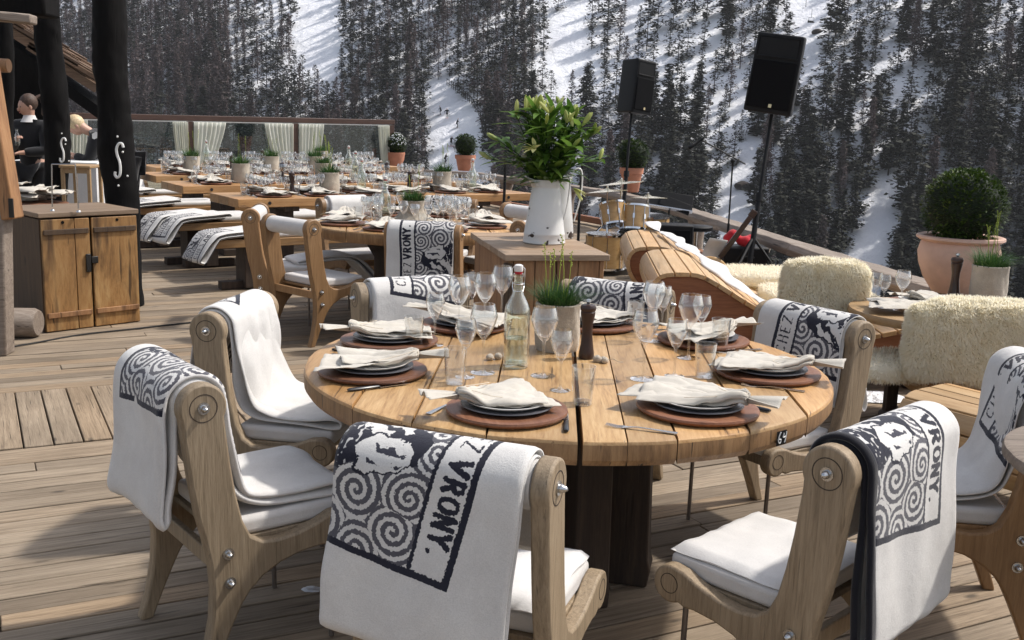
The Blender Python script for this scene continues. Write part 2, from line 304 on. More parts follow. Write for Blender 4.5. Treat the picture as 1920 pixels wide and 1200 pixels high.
# ---------------------------------------------------------------- blanket pattern (drawn in code, knitted into the wool)
def blanket_art():
    Wp,Hp=720,690; L,Wd=.50,.48
    X,Y=np.meshgrid((np.arange(Wp)+.5)/Wp*L,(np.arange(Hp)+.5)/Hp*Wd)
    rng=np.random.RandomState(5)
    def sm(n):
        g=rng.rand(n,n); yi=np.linspace(0,n-1.001,Hp); xi=np.linspace(0,n-1.001,Wp); y0=yi.astype(int); x0=xi.astype(int); fy=(yi-y0)[:,None]; fx=(xi-x0)[None]
        return (g[y0][:,x0]*(1-fy)*(1-fx)+g[y0+1][:,x0]*fy*(1-fx)+g[y0][:,x0+1]*(1-fy)*fx+g[y0+1][:,x0+1]*fy*fx)
    jx=X+(sm(160)-.5)*.005; jy=Y+(sm(160)-.5)*.005
    ink=np.zeros((Hp,Wp))
    inside=(jx>.012)&(jx<L-.012)&(jy>.012)&(jy<Wd-.012)
    cs=[(.35,.205,.024,1),(.33,.335,.020,-1),(.415,.315,.022,1),(.45,.13,.024,-1),(.375,.08,.022,1),(.09,.255,.027,1),(.05,.13,.023,-1),(.16,.345,.022,-1),(.215,.365,.018,1),(.03,.355,.022,1),(.08,.03,.026,1),(.485,.235,.022,-1)]
    dm=np.full(X.shape,9.); sp=np.zeros_like(X)
    for cx,cy,p,sg in cs:
        r=np.hypot(jx-cx,jy-cy); th=np.arctan2(jy-cy,jx-cx)*sg
        wv=np.sin(2*np.pi*(r/p)-th)+.12*np.sin(th*9+cx*50); k=r<dm; dm=np.where(k,r,dm); sp=np.where(k,wv,sp)
    strip=Wd-.105
    ink=np.where(inside&(jy<strip)&(sp>-.05),.72,ink)
    def pip(pts,x,y):
        c=np.zeros(x.shape,bool); n=len(pts)
        for i in range(n):
            (x1,y1),(x2,y2)=pts[i],pts[(i+1)%n]
            if y1==y2: continue
            c^=((y1>y)!=(y2>y))&(x<(x2-x1)*(y-y1)/(y2-y1)+x1)
        return c
    # dark hide of the animal's head with white muzzle and blaze
    n1=sm(34); n2=sm(70)
    wx=jx+(n1-.5)*.02; wy=jy+(sm(30)-.5)*.02
    wx=.37+(wx-.262)/1.25; wy=.245+(wy-.245)/1.2
    body=pip([(.235,-.02),(.45,-.02),(.44,.06),(.425,.13),(.41,.17),(.385,.20),(.385,.27),(.36,.315),(.315,.325),(.285,.29),(.27,.22),(.25,.12)],wx,wy)
    ink=np.where(body&(jy>.012),1.,ink)
    ink=np.where(body&(n2>.74)&(jy<.20),.2,ink)
    for q in ([(.26,.13),(.30,.15),(.335,.20),(.34,.235),(.325,.235),(.30,.195),(.262,.165)],[(.27,.19),(.295,.22),(.32,.265),(.31,.275),(.285,.245)],[(.315,.215),(.35,.20),(.355,.22),(.32,.235)],
              [(.25,.06),(.29,.08),(.31,.11),(.30,.125),(.26,.10)],[(.39,.05),(.42,.07),(.41,.11),(.385,.09)],[(.34,.12),(.37,.13),(.365,.15),(.345,.145)]):
        ink=np.where(pip(q,wx,wy),0.,ink)
    mz=[(.345,.195),(.365,.185),(.40,.20),(.41,.215),(.395,.24),(.385,.275),(.365,.305),(.345,.30),(.335,.26),(.335,.22)]
    mo=[(a+(a-.37)*.17,b+(b-.245)*.12) for a,b in mz]
    ink=np.where(pip(mo,wx,wy),1.,ink); ink=np.where(pip(mz,wx,wy),0.,ink)
    for q in ([(.355,.225),(.365,.225),(.368,.26),(.358,.285),(.350,.25)],[(.378,.215),(.388,.222),(.385,.235),(.377,.228)],[(.372,.27),(.38,.275),(.372,.285)]):
        ink=np.where(pip(q,wx,wy),.9,ink)
    # frame lines
    ink=np.where((np.abs(jy-strip)<.005)&inside,1.,ink)
    fr=((jx>.0)&(jx<L)&(jy>.0)&(jy<Wd))&~((jx>.017)&(jx<L-.017)&(jy>.017)&(jy<Wd-.017)); ink=np.where(fr,1.,ink)
    # lettering
    arc=lambda cx,cy,rx,ry,a,b,n=14:[(cx+rx*math.cos(math.radians(a+(b-a)*i/n)),cy+ry*math.sin(math.radians(a+(b-a)*i/n))) for i in range(n+1)]
    G={'C':[arc(.45,.5,.38,.46,45,315)],'H':[[(.12,0),(.12,1)],[(.78,0),(.78,1)],[(.12,.5),(.78,.5)]],'E':[[(.7,0),(.14,0),(.14,1),(.7,1)],[(.14,.52),(.6,.52)]],
       'Z':[[(.1,1),(.76,1),(.1,0),(.78,0)]],'V':[[(.04,1),(.43,.02),(.82,1)]],'R':[[(.14,0),(.14,.97),(.45,.97)]+arc(.45,.73,.27,.24,90,-90)+[(.14,.49)],[(.42,.49),(.78,0)]],
       'O':[arc(.5,.5,.42,.46,0,360,28)],'N':[[(.13,0),(.13,1),(.78,0),(.78,1)]],'Y':[[(.04,1),(.42,.5),(.42,0)],[(.8,1),(.42,.5)]],'.':[[(.12,.08),(.14,.08)]]}
    x=.045; y0=strip+.030; h=.048
    for ch in 'CHEZ VRONY.':
        if ch==' ': x+=.012; continue
        bold= x>.185; th=.0056 if bold else .0026
        wc=h*(.66 if not bold else .74)
        if ch=='.': th=.0075
        for st in G[ch]:
            for (ax,ay),(bx,by) in zip(st,st[1:]):
                ax,bx=x+ax*wc,x+bx*wc; ay,by=y0+ay*h,y0+by*h; dx,dy=bx-ax,by-ay; l=dx*dx+dy*dy+1e-12
                t=np.clip(((jx-ax)*dx+(jy-ay)*dy)/l,0,1); d=np.hypot(jx-ax-t*dx,jy-ay-t*dy)
                tt=th*(1.15 if abs(dy)>abs(dx) else .8)
                ink=np.where(d<tt,1.,ink)
        x+=wc*{'.':.4}.get(ch,1.02)+(.0055 if bold else .007)
    a=np.ones((Hp,Wp,4),np.float32); a[...,0]=a[...,1]=a[...,2]=ink
    img=bpy.data.images.new('blanket_pattern',Wp,Hp); img.colorspace_settings.name='Non-Color'; img.pixels.foreach_set(a.ravel()); img.update(); img.pack(); return img
IMG=blanket_art()
M_blanket,_nt,_p=newmat('patterned_wool'); _uv=N(_nt,'ShaderNodeUVMap',uv_map='art'); _tx=N(_nt,'ShaderNodeTexImage',image=IMG,extension='CLIP'); _nt.links.new(_uv.outputs[0],_tx.inputs[0])
_tc=N(_nt,'ShaderNodeTexCoord'); _o=_tc.outputs['Object']; _fz=noise(_nt,_o,320,3,.8)
_ink=mth(_nt,'MULTIPLY',_tx.outputs['Color'],_tx.outputs['Alpha'])
_base=ramp(_nt,noise(_nt,_o,7,5),[(.3,(.60,.58,.56)),(.7,(.71,.695,.67))])
_dk=ramp(_nt,_ink,[(0,(.7,.69,.67)),(.5,(.16,.155,.165)),(.85,(.065,.065,.085)),(1,(.022,.023,.036))])
_c=mixc(_nt,ramp(_nt,_ink,[(.02,(0,0,0)),(.3,(1,1,1))]),_base,_dk)
_c=mixc(_nt,.22,_c,ramp(_nt,_fz,[(.35,(.3,.3,.3)),(.62,(1,1,1))]),'MULTIPLY')
_nt.links.new(_c,_p.inputs['Base Color']); _p.inputs['Roughness'].default_value=.95; _p.inputs['Sheen Weight'].default_value=.2; _p.inputs['Specular IOR Level'].default_value=.1
bump(_nt,_p,mth(_nt,'ADD',_fz,mth(_nt,'MULTIPLY',noise(_nt,_o,22,3),2.0)),.45,.003)
from mathutils import noise as MN
def blanket_mesh(loop,x0,x1,art=None,thick=.011,cols=34,wr=.004,seed=1,skew=0,edge=None,hem=0,step=.009,art_i=None):
    """loop: closed list of (y,z) (a folded throw seen from its side) swept from x0 to x1. art=(s_at_X0, sign, xY1, rot): arc length of the pattern's start"""
    # resample
    P=[Vector((p[0],p[1])) for p in loop]; n=len(P); pts=[]
    for i in range(n):
        a,b,c,d=P[(i-1)%n],P[i],P[(i+1)%n],P[(i+2)%n]; l=(c-b).length; k=max(1,int(l/step))
        for j in range(k):
            t=j/k; pts.append(.5*((2*b)+(c-a)*t+(2*a-5*b+4*c-d)*t*t+(3*b-a-3*c+d)*t**3))
    K=len(pts); area=sum(pts[i].x*pts[(i+1)%K].y-pts[(i+1)%K].x*pts[i].y for i in range(K))
    sg=1 if area>0 else -1
    S=[0]
    for i in range(1,K+1): S.append(S[-1]+(pts[i%K]-pts[i-1]).length)
    nr=[]
    for i in range(K):
        t=(pts[(i+1)%K]-pts[(i-1)%K]).normalized(); nr.append(Vector((t.y,-t.x))*sg)
    zmin=min(p.y for p in pts); zmax=max(p.y for p in pts)
    v=[];uvs=[];C=cols+1; w=x1-x0
    for layer in (1,-1):
        for i in range(K):
            for j in range(C):
                t=j/cols; x=x0+w*t; hang=(zmax-pts[i].y)
                rnd_=min(1,math.sqrt(max(0,1-((abs(t-.5)*2-.96)/.04)**2))) if abs(t-.5)*2>.96 else 1
                o=thick/2*layer*(.35+.65*rnd_)
                q=(MN.noise(Vector((x*5+seed*7.1,pts[i].x*3,pts[i].y*4+seed)))*wr*2.2+MN.noise(Vector((x*13+seed*3,pts[i].x*9,pts[i].y*5)))*wr)*min(1,hang*6+.25)
                y=pts[i].x+nr[i].x*(o+q); z=pts[i].y+nr[i].y*(o+q*.5)
                z+=hem*(t-.5)*min(1,hang*2.2)+ .012*MN.noise(Vector((x*6,seed,2)))*min(1,hang*3)
                v.append((x+skew*hang+.008*MN.noise(Vector((hang*7,seed,t*1.5))),y,z)); uvs.append((x,S[i]))
    f=[];mi=[]
    for L in (0,1):
        b=L*K*C
        for i in range(K):
            for j in range(cols):
                q=(b+i*C+j,b+i*C+j+1,b+((i+1)%K)*C+j+1,b+((i+1)%K)*C+j); f.append(q if (L==0) else q[::-1]); mi.append(0)
    for j in (0,cols):
        for i in range(K):
            q=(i*C+j,((i+1)%K)*C+j,K*C+((i+1)%K)*C+j,K*C+i*C+j); f.append(q if j==0 else q[::-1]); mi.append(1)
    me=bpy.data.meshes.new('blanket'); me.from_pydata(v,[],f)
    me.materials.append(M_blanket if art else M_white); me.materials.append(edge or (M_white)); me.polygons.foreach_set('material_index',mi)
    uvl=me.uv_layers.new(name='art'); tot=S[-1]
    if art:
        s0,sn,xt,rot=art; cr,sr=math.cos(rot),math.sin(rot)
        for poly in me.polygons:
            outer= poly.vertices[0]<K*C
            ss=[uvs[vi][1] for vi in poly.vertices]; wrap=max(ss)-min(ss)>tot/2
            for li,vi in zip(poly.loop_indices,poly.vertices):
                x,s=uvs[vi]
                if wrap and s<tot/2: s+=tot
                if not outer: uvl.data[li].uv=(-5,-5); continue
                a=(s-s0); b=(x-xt)
                if a> tot*.75: a-=tot
                X=sn*(a*cr-b*sr); Y=sn*(a*sr+b*cr)+.48
                uvl.data[li].uv=(X/.50,Y/.48)
    bm=bmesh.new(); bm.from_mesh(me); bmesh.ops.recalc_face_normals(bm,faces=bm.faces); bm.to_mesh(me); bm.free()
    me.shade_smooth()
    return me
def blanket(chair,label,art,back=.40,front=.62,seat=False,x0=-.20,x1=.20,name='folded_blanket',**k):
    R=.078;r=.062; top=.80
    arc_=lambda q,a,b,n=7:[(q*math.cos(math.radians(a+(b-a)*i/n)),top+q*math.sin(math.radians(a+(b-a)*i/n))) for i in range(n+1)]
    zb=back
    if seat: fr=[(.455,.462),(.475,.474),(.45,.487),(.30,.483),(.20,.492),(.14,.517),(.11,.59),(.092,.70)]; inn=[(.077,.70),(.094,.58),(.125,.51),(.20,.475),(.32,.466)]
    else: fr=[(.088,front-.004),(.098,front+.01),(.095,front+.06),(.085,.74)]; inn=[(.068,.74),(.076,front+.05),(.078,front+.01)]
    bk=[(-.084,.72),(-.094,.60),(-.105,zb+.05),(-.106,zb+.015),(-.094,zb-.004),(-.079,zb+.012),(-.078,zb+.06),(-.066,.62),(-.064,.73)]
    loop=fr+arc_(R,0,180)+bk+arc_(r,180,0)+inn
    o=bpy.data.objects.new(name,blanket_mesh(loop,x0,x1,art=art,**k)); COL.objects.link(o)
    o.location=chair.location; o.rotation_euler=chair.rotation_euler; tag(o,label,'blanket','patterned wool throws over the chairs')
    if k.get('edge') is M_dkcloth:
        kk=dict(k); kk.update(cols=5,thick=.017,wr=k.get('wr',.004)*.6); me=blanket_mesh(loop,x0-.016,x0+.012,art=None,**kk); me.materials.clear(); me.materials.append(M_dkcloth); me.polygons.foreach_set('material_index',[0]*len(me.polygons)); h=bpy.data.objects.new('dark_hem',me); COL.objects.link(h); h.parent=o
    return o
# ---------------------------------------------------------------- chair (faces +Y)
def cpts(cy,cz,r,a,b,n): return [(cy+r*math.cos(R_(a+(b-a)*i/n)),cz+r*math.sin(R_(a+(b-a)*i/n))) for i in range(n+1)]
def chair_outline():
    o=cpts(0,.80,.067,-28,205,20)
    o+=[(-.058,.75),(-.050,.68),(-.040,.60),(-.024,.50),(-.004,.42),(.010,.35),(.016,.27),(.010,.18),(-.010,.08),(-.036,0)]
    o+=[(.004,0),(.038,.08),(.072,.155),(.10,.21)]
    o+=[(.125,.245),(.165,.28),(.22,.308),(.28,.324),(.345,.33),(.375,.327)]
    o+=cpts(.425,.378,.052,235,450,18)
    o+=[(.385,.425),(.34,.405),(.27,.386),(.21,.38),(.165,.386),(.130,.408),(.106,.46),(.088,.54),(.074,.63),(.064,.72)]
    return o[::-1]
def bolt_mb(M,s=1):
    m=MB(); m.lathe([(0,.0),(.017*s,.0),(.017*s,.003),(.010*s,.003),(.0105*s,.008),(.008*s,.013),(.0075*s,.014),(.006*s,.019),(.002*s,.022),(0,.022)],14,M); return m
def make_chair(label,oak,loc,rz,group,seatthrow=False):
    t=thing('dining_chair',label,'chair',loc,rz,group)
    for sx in (-1,1):
        sf=MB().poly(chair_outline(),.044,Matrix.Translation((sx*.235,0,0))).build('side_frame',oak,t,bevel=.007,seg=2)
        x=sx*.2572; M=Matrix.Translation((x,0,.80))@Matrix.Rotation(sx*math.pi/2,4,'Y')
        rg=MB(); rg.lathe([(.037,-.001),(.037,.0006),(.0395,.0006),(.0395,-.001)],28,M); rg.build('carved_ring',M_dark,sf,smooth=True)
        rg=MB(); rg.lathe([(.026,-.001),(.026,.0006),(.028,.0006),(.028,-.001)],22,Matrix.Translation((x,.425,.381))@Matrix.Rotation(sx*math.pi/2,4,'Y')); rg.build('carved_ring',M_dark,sf,smooth=True)
        for (y,z) in ((0,.80),(.060,.372),(.064,.285)):
            bolt_mb(Matrix.Translation((x,y,z))@Matrix.Rotation(sx*math.pi/2,4,'Y')).build('bolt',M_steel,t,smooth=True)
        MB().tube([(sx*.20,.405,.34),(sx*.20,.41,0)],.008,10).build('front_leg',M_rod,t,smooth=True)
    MB().lathe([(0,-.213),(.045,-.213),(.056,-.208),(.057,-.19),(.057,.19),(.056,.208),(.045,.213),(0,.213)],24,Matrix.Translation((0,0,.80))@Matrix.Rotation(math.pi/2,4,'Y')).build('headrest_roll',M_cush,t,smooth=True)
    MB().box((0,.26,.385),(.43,.36,.016)).build('seat_board',oak,t,bevel=.003)
    MB().box((0,.03,.35),(.43,.022,.05)).build('cross_rail',oak,t,bevel=.004)
    MB().box((0,.40,.358),(.43,.022,.04)).build('cross_rail',oak,t,bevel=.004)
    c=MB().box((0,.275,.420),(.425,.37,.055)).build('seat_cushion',M_cush,t,bevel=.017,seg=4)
    if seatthrow:
        m=MB(); nx,ny=22,20; vs=[]
        for j in range(ny+1):
            for i in range(nx+1):
                u,v=i/nx,j/ny; x=(u-.5)*.41; y=.085+v*.375
                e=min(u,1-u,v,1-v)*8; e=min(1,e)
                z=.451+.022*math.sqrt(max(0,1-(1-e)**2))+.010*MN.noise(Vector((x*9,y*9,seatthrow)))*e+.006*MN.noise(Vector((x*22,y*14,seatthrow)))
                vs.append((x+.01*MN.noise(Vector((y*8,seatthrow,1))),y+.01*MN.noise(Vector((x*8,seatthrow,1))),z))
        n=len(vs); vs+=[(a,b,.450) for a,b,c_ in vs]
        W_=nx+1; fs=[(j*W_+i,j*W_+i+1,(j+1)*W_+i+1,(j+1)*W_+i) for j in range(ny) for i in range(nx)]
        fs+=[tuple(k+n for k in q)[::-1] for q in fs]
        for i in range(nx): fs+=[(i,i+n,i+1+n,i+1),(ny*W_+i,ny*W_+i+1,ny*W_+i+1+n,ny*W_+i+n)]
        for j in range(ny): fs+=[(j*W_,(j+1)*W_,(j+1)*W_+n,j*W_+n),(j*W_+nx,j*W_+nx+n,(j+1)*W_+nx+n,(j+1)*W_+nx)]
        m.add(vs,fs); o=m.build('seat_throw',M_white,None,smooth=True); o.location=t.location; o.rotation_euler=t.rotation_euler
        STHROW.append(o)
    return t
STHROW=[]
def face(rz_deg): return R_(rz_deg-90)   # facing direction angle (deg, from +X) -> rotation of a thing that faces +Y
# ================================================================ setting: deck
AZ=R_(27)                       # plank direction (from +X towards +Y)
E_=Vector((math.cos(AZ),math.sin(AZ),0)); F_=Vector((-math.sin(AZ),math.cos(AZ),0))
RAIL=[(-2.9,20.3),(-2.26,19.5),(-.65,18.9),(.35,17.2),(1.28,15.5),(1.95,13.3),(2.25,11.2),(2.50,9.3),(2.82,7.2),(2.98,5.6),(3.2,3.2),(3.5,.5)]
def rail_x(y):
    for (x1,y1),(x2,y2) in zip(RAIL,RAIL[1:]):
        if y2<=y<=y1: return x1+(x2-x1)*(y-y1)/(y2-y1) if y1!=y2 else x1
    return 3.6 if y<1 else -1.5
def build_deck():
    rnd=random.Random(3); m=MB(); f=-3.0; w=.118
    def run(f0,w,e0,e1):
        e=e0+rnd.uniform(-3,0)
        while e<e1:
            L=rnd.uniform(2.6,4.6); a,b=max(e,e0),min(e+L,e1)
            if b-a>.05:
                p=E_*((a+b)/2)+F_*(f0+w/2)
                if p.x<4.6 and p.y>-2 and p.y<26:
                    dz=rnd.uniform(-.0025,.0025); g=rnd.uniform(.005,.012)
                    col=rnd.random()
                    m.box(((a+b)/2,f0+w/2,-.02+dz),(b-a-.004,w-g,.04),None,col if col!=.5 else .51)
            e+=L
    while f<23:
        if 5.27<=f+w*.5<=6.33:
            f=5.27; e=-14.0
            run(5.275,.0001,0,0)
            while e<1.2:
                col=rnd.random(); m2=MB(); CROSS.append((e,col)); e+=.131
            f0=f
            while f0<6.32:
                run(f0,w,1.2,9); f0+=w
            f=6.33
        # clip each run by the rail line roughly
        emax=9
        for k in range(0,90):
            p=E_*(k*.25)+F_*f
            if p.x>rail_x(p.y)+.25 and p.y>0: emax=k*.25; break
        run(f,w,-16,emax); f+=w
    o=m.build('deck',M_deck,weld=False); o.rotation_euler=(0,0,AZ)
    b=o.modifiers.new('bevel','BEVEL'); b.width=.003; b.segments=1
    struct(o)
    m=MB(); rnd=random.Random(8)
    for e,col in CROSS: m.box((5.80,-(e+.0655),-.02+rnd.uniform(-.002,.002)),(1.05,.131-rnd.uniform(.004,.009),.04),None,col)
    o=m.build('deck_cross_boards',M_deck,weld=False); o.rotation_euler=(0,0,AZ+math.pi/2); b=o.modifiers.new('bevel','BEVEL'); b.width=.003; b.segments=1; struct(o)
    m=MB(); pl=[(x-.05,y) for x,y in RAIL]+[(3.6,-2),(-13,-2),(-13,20.3)]; n=len(pl); m.add([(x,y,z) for z in (-.14,-.07) for x,y in pl],[tuple(range(n)),tuple(range(2*n-1,n-1,-1))]+[(k,(k+1)%n,(k+1)%n+n,k+n) for k in range(n)]); o=m.build('deck_underlay',M_char); struct(o)
CROSS=[]
build_deck()
# rail
def build_rail():
    t=thing('timber_railing','grey weathered timber railing of thick split beams along the drop','railing',(2.4,9.3,0))
    rnd=random.Random(4); t0=Vector(t.location)
    for i,((x1,y1),(x2,y2)) in enumerate(zip(RAIL,RAIL[1:])):
        a=Vector((x1,y1,.50)); b=Vector((x2,y2,.50)); d=b-a; L=d.length+.05; ang=math.atan2(d.y,d.x)
        m=MB(); n=10; vs=[];
        for k in range(n+1):
            s=k/n*L-.02
            for (yy,zz) in ((-.11,-.055),(.11,-.055),(.125,.0),(.10,.045),(-.10,.05),(-.13,.0)):
                vs.append((s,yy+rnd.uniform(-.006,.006),zz+rnd.uniform(-.005,.005)))
        fs=[(k*6+j,k*6+(j+1)%6,(k+1)*6+(j+1)%6,(k+1)*6+j) for k in range(n) for j in range(6)]+[tuple(range(6))[::-1],tuple(n*6+j for j in range(6))]
        m.add(vs,fs); o=m.build('top_beam',M_rail,t,bevel=.006); o.location=a-t0+Vector((0,0,rnd.uniform(-.004,.004))); o.rotation_euler=(0,0,ang)
        for k in range(max(1,int(L/1.6))):
            p=a+d*((k+.5)/max(1,int(L/1.6))); pm=MB()
            pm.lathe([(.10,-.55),(.085,-.2),(.075,.2),(.085,.33),(.12,.445)],12,wob=lambda q,z:.08*math.sin(3*q+k)); o=pm.build('rail_post',M_red if k%2 else M_rail,t,smooth=True); o.location=Vector((p.x,p.y,0))-t0
        lb=MB().bar(a-t0-Vector((0,0,.42)),b-t0-Vector((0,0,.42)),.09,.09); lb.build('lower_beam',M_red,t,bevel=.01)
build_rail()
# ================================================================ near round table
TC=Vector((.19,3.57,0)); TR=.885; TZ=.76
def round_top(t,R,bounds,gaps,z1,th,seed,name='board'):
    rnd=random.Random(seed)
    for i in range(len(bounds)-1):
        xa=bounds[i]+gaps[i]/2; xb=bounds[i+1]-gaps[i+1]/2; n=14
        xa=max(xa,-R*.9985); xb=min(xb,R*.9985)
        ys=lambda x: math.sqrt(max(1e-6,R*R-x*x))*(1+.006*MN.noise(Vector((x*5,seed,3))))
        xs=[xa+(xb-xa)*k/n for k in range(n+1)]
        top=[(x,ys(x)) for x in xs]; bot=[(x,-ys(x)*(1-.004+.01*MN.noise(Vector((x*6,seed,7))))) for x in xs[::-1]]
        out=top+bot; N_=len(out); dz=rnd.uniform(-.0012,.0012); bv=.012
        cx=(xa+xb)/2
        def ins(p,q):
            l=math.hypot(*p); k=max(0,(l-q)/l) if l>0 else 1
            return (min(max(p[0]*k,xa+.001),xb-.001),p[1]*k)
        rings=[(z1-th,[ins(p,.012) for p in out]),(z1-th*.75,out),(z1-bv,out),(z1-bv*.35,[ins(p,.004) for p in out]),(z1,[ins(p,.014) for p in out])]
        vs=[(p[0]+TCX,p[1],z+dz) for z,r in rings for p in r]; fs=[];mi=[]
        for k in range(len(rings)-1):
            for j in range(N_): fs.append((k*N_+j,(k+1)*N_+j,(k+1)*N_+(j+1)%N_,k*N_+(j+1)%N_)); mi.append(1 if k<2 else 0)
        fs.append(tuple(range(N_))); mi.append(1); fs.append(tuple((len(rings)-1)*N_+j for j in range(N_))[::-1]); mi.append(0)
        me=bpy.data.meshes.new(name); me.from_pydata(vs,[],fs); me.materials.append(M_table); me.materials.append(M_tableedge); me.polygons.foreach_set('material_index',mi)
        a=me.attributes.new('rnd','FLOAT','FACE'); a.data.foreach_set('value',[rnd.random()]*len(fs)) if False else a.data.foreach_set('value',[rnd.uniform(0,1)]*len(fs))
        bm=bmesh.new(); bm.from_mesh(me); bmesh.ops.recalc_face_normals(bm,faces=bm.faces); bm.to_mesh(me); bm.free()
        me.shade_smooth(); me.set_sharp_from_angle(angle=R_(30))
        o=bpy.data.objects.new(name,me); COL.objects.link(o); o.parent=t
TCX=0
t64=thing('round_table','large round plank table painted with number 64 in the foreground','table',TC,R_(-2))
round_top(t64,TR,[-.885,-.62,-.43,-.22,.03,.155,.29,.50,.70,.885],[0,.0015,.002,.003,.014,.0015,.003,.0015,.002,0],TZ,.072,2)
for a in range(3):
    m=MB(); A=R_(20+a*60); 
    m.poly([(-.32,0),(.32,0),(.33,.06),(.32,.10),(.31,.52),(.34,.60),(.42,.66),(.55,.685),(-.55,.685),(-.42,.66),(-.34,.60),(-.31,.52),(-.32,.10),(-.33,.06)],.12-.004*a,Matrix.Rotation(A,4,'Z')@Matrix.Translation((0,0,a*.0008)))
    m.build('pedestal_panel',M_dark,t64,bevel=.006)
# number 64: white strokes on a dark painted patch on the rim
p=at(1478,822,.725)-TC; pa=math.atan2(p.y,p.x)
def rimpt(s,z,off=.002):
    a=pa+s/TR+R_(2); return Vector((math.cos(a)*(TR+off),math.sin(a)*(TR+off),z))
m=MB(); n=8; vs=[rimpt(-.023+.046*k/n,z,.0035) for z in (.700,.742) for k in range(n+1)]; m.add(vs,[(k,k+1,n+2+k,n+1+k) for k in range(n)]); m.build('number_patch',M_blackplastic,t64,weld=False)
m=MB(); S6=[(.0,.019),(-.006,.010),(-.009,0),(-.008,-.009),(-.003,-.014),(.002,-.009),(.001,-.003),(-.006,-.002)]
def stroke(pts,ox):
    q=spline([(x,y,0) for x,y in pts],4); m.tube([rimpt(ox+v.x,.721+v.y,.0055) for v in q],.0017,6)
stroke(S6,-.007); stroke([(.0,.014),(-.003,.001),(.008,.003)],.008); stroke([(.012,.016),(.009,-.003),(.004,-.015)],.008)
m.build('table_number',M_whiteflat,t64,smooth=True)
# chairs round it
GR='oak chairs around the near round table'
def chair_at(o,phi): return dict(loc=(o[0],o[1],0),rz=face(phi))
c1=make_chair('oak chair with its back to the viewer in front of the round table',M_oak,group=GR,seatthrow=1,**chair_at((-.13,2.30),70))
c2=make_chair('oak chair at the lower left of the near round table',M_oak,group=GR,**chair_at((-.975,2.95),38))
c3=make_chair('oak chair at the left end of the near round table under a plain white throw',M_oak,group=GR,**chair_at((-1.05,3.99),-10))
c4=make_chair('oak chair behind the near round table, left of the bottle',M_oak,group=GR,**chair_at((-.45,4.62),-62))
c5=make_chair('oak chair behind the grass pot on the far side of the near round table',M_oak,group=GR,**chair_at((.46,4.68),-116))
c6=make_chair('oak chair at the right end of the near round table',M_oak,group=GR,**chair_at((1.19,4.16),-146))
c7=make_chair('oak chair at the lower right of the near round table showing its cushion',M_oak,group=GR,seatthrow=3,**chair_at((.74+.257*.707,2.36+.257*.707),135))
c8=make_chair('warm brown oak chair cut off by the right edge of the photo',M_oak_warm,group=GR,**chair_at((1.66,3.30),172))
blanket(c1,'white wool throw with spirals and VRONY hanging down behind the front centre chair',(.175,1,.145,R_(9)),back=.40,x0=-.245,x1=.205,wr=.005,seed=2,hem=-.03,skew=-.07)
blanket(c2,'white throw with spirals hung behind the lower left chair and over its seat',(.43,1,.30,R_(-4)),back=.46,seat=True,x0=-.215,x1=.20,seed=4,wr=.008,thick=.022)
blanket(c3,'plain side of a white throw covering the left chair back and seat',(.74,1,.08,R_(-24)),back=.56,seat=True,x0=-.20,x1=.20,seed=6,wr=.017)
blanket(c4,'white throw with framed pattern corner on the chair at the left rear',(.27,1,.13,R_(12)),back=.50,front=.56,x0=-.205,x1=.20,seed=8,wr=.006)
blanket(c5,'white throw with spirals and the letters NY on the chair behind the grass pot',(.69,-1,-.11,R_(-9)),back=.50,front=.54,x0=-.215,x1=.20,seed=10,wr=.006)
blanket(c6,'white throw with the word CHEZ and big spirals on the right end chair',(.12,1,.12,R_(3)),back=.50,front=.54,x0=-.215,x1=.215,seed=12,wr=.005)
blanket(c7,'white throw with dark edging, spirals and VRONY on the lower right chair',(.215,1,.21,R_(5)),back=.36,front=.54,x0=-.19,x1=.285,seed=14,wr=.006,edge=M_dkcloth,hem=.0)
blanket(c8,'white throw bunched over the chair at the right edge of the photo',(.50,1,.13,R_(9)),back=.42,seat=True,x0=-.20,x1=.20,seed=16,wr=.012)
for o,l in zip(STHROW,('folded white throw lying on the seat of the front centre chair','crumpled white throw with dark hem on the seat of the lower right chair')): tag(o,l,'blanket','white throws lying on chair seats')
# ---------------------------------------------------------------- tableware prototypes
def glass_prof(h,rb,rim):   # wine glass, outer then inner
    bh=h*.47; b0=h-bh
    o=[(0,0),(rb*.88,.0),(rb*.9,.002),(rb*.3,.004),(.0045,.010),(.0036,.02),(.0036,b0-.02),(.005,b0-.006),(.014,b0+.003)]
    for k in range(1,11):
        t=k/10; o.append((rb*(math.sin(min(1,.18+t*1.05)*math.pi*.5)**.8) if t<.55 else rb-(rb-rim)*((t-.55)/.45)**1.4,b0+.003+bh*t*.985))
    return o
def glass_mesh(h,rb,rim,n=20):
    m=MB(); p=glass_prof(h,rb,rim); inner=[(max(0,r-.0013),z) for r,z in p[9:]][::-1]; m.lathe(p+inner+[(0,p[8][1]+.003)],n); return m
def tumbler_mesh(n=18):
    return MB().lathe([(0,0),(.027,0),(.029,.003),(.036,.115),(.0348,.115),(.028,.010),(0,.009)],n)
def proto(m,name,mat,**k):
    o=m.build(name,mat,None,smooth=True,**k); COL.objects.unlink(o); return o
P_wine=proto(glass_mesh(.215,.043,.033),'wine_glass',M_clear); P_wines=proto(glass_mesh(.180,.034,.027),'wine_glass',M_clear); P_tumb=proto(tumbler_mesh(),'water_tumbler',M_clear)
P_winel=proto(glass_mesh(.20,.041,.031,10),'wine_glass',M_clear); P_tumbl=proto(tumbler_mesh(9),'water_tumbler',M_clear)
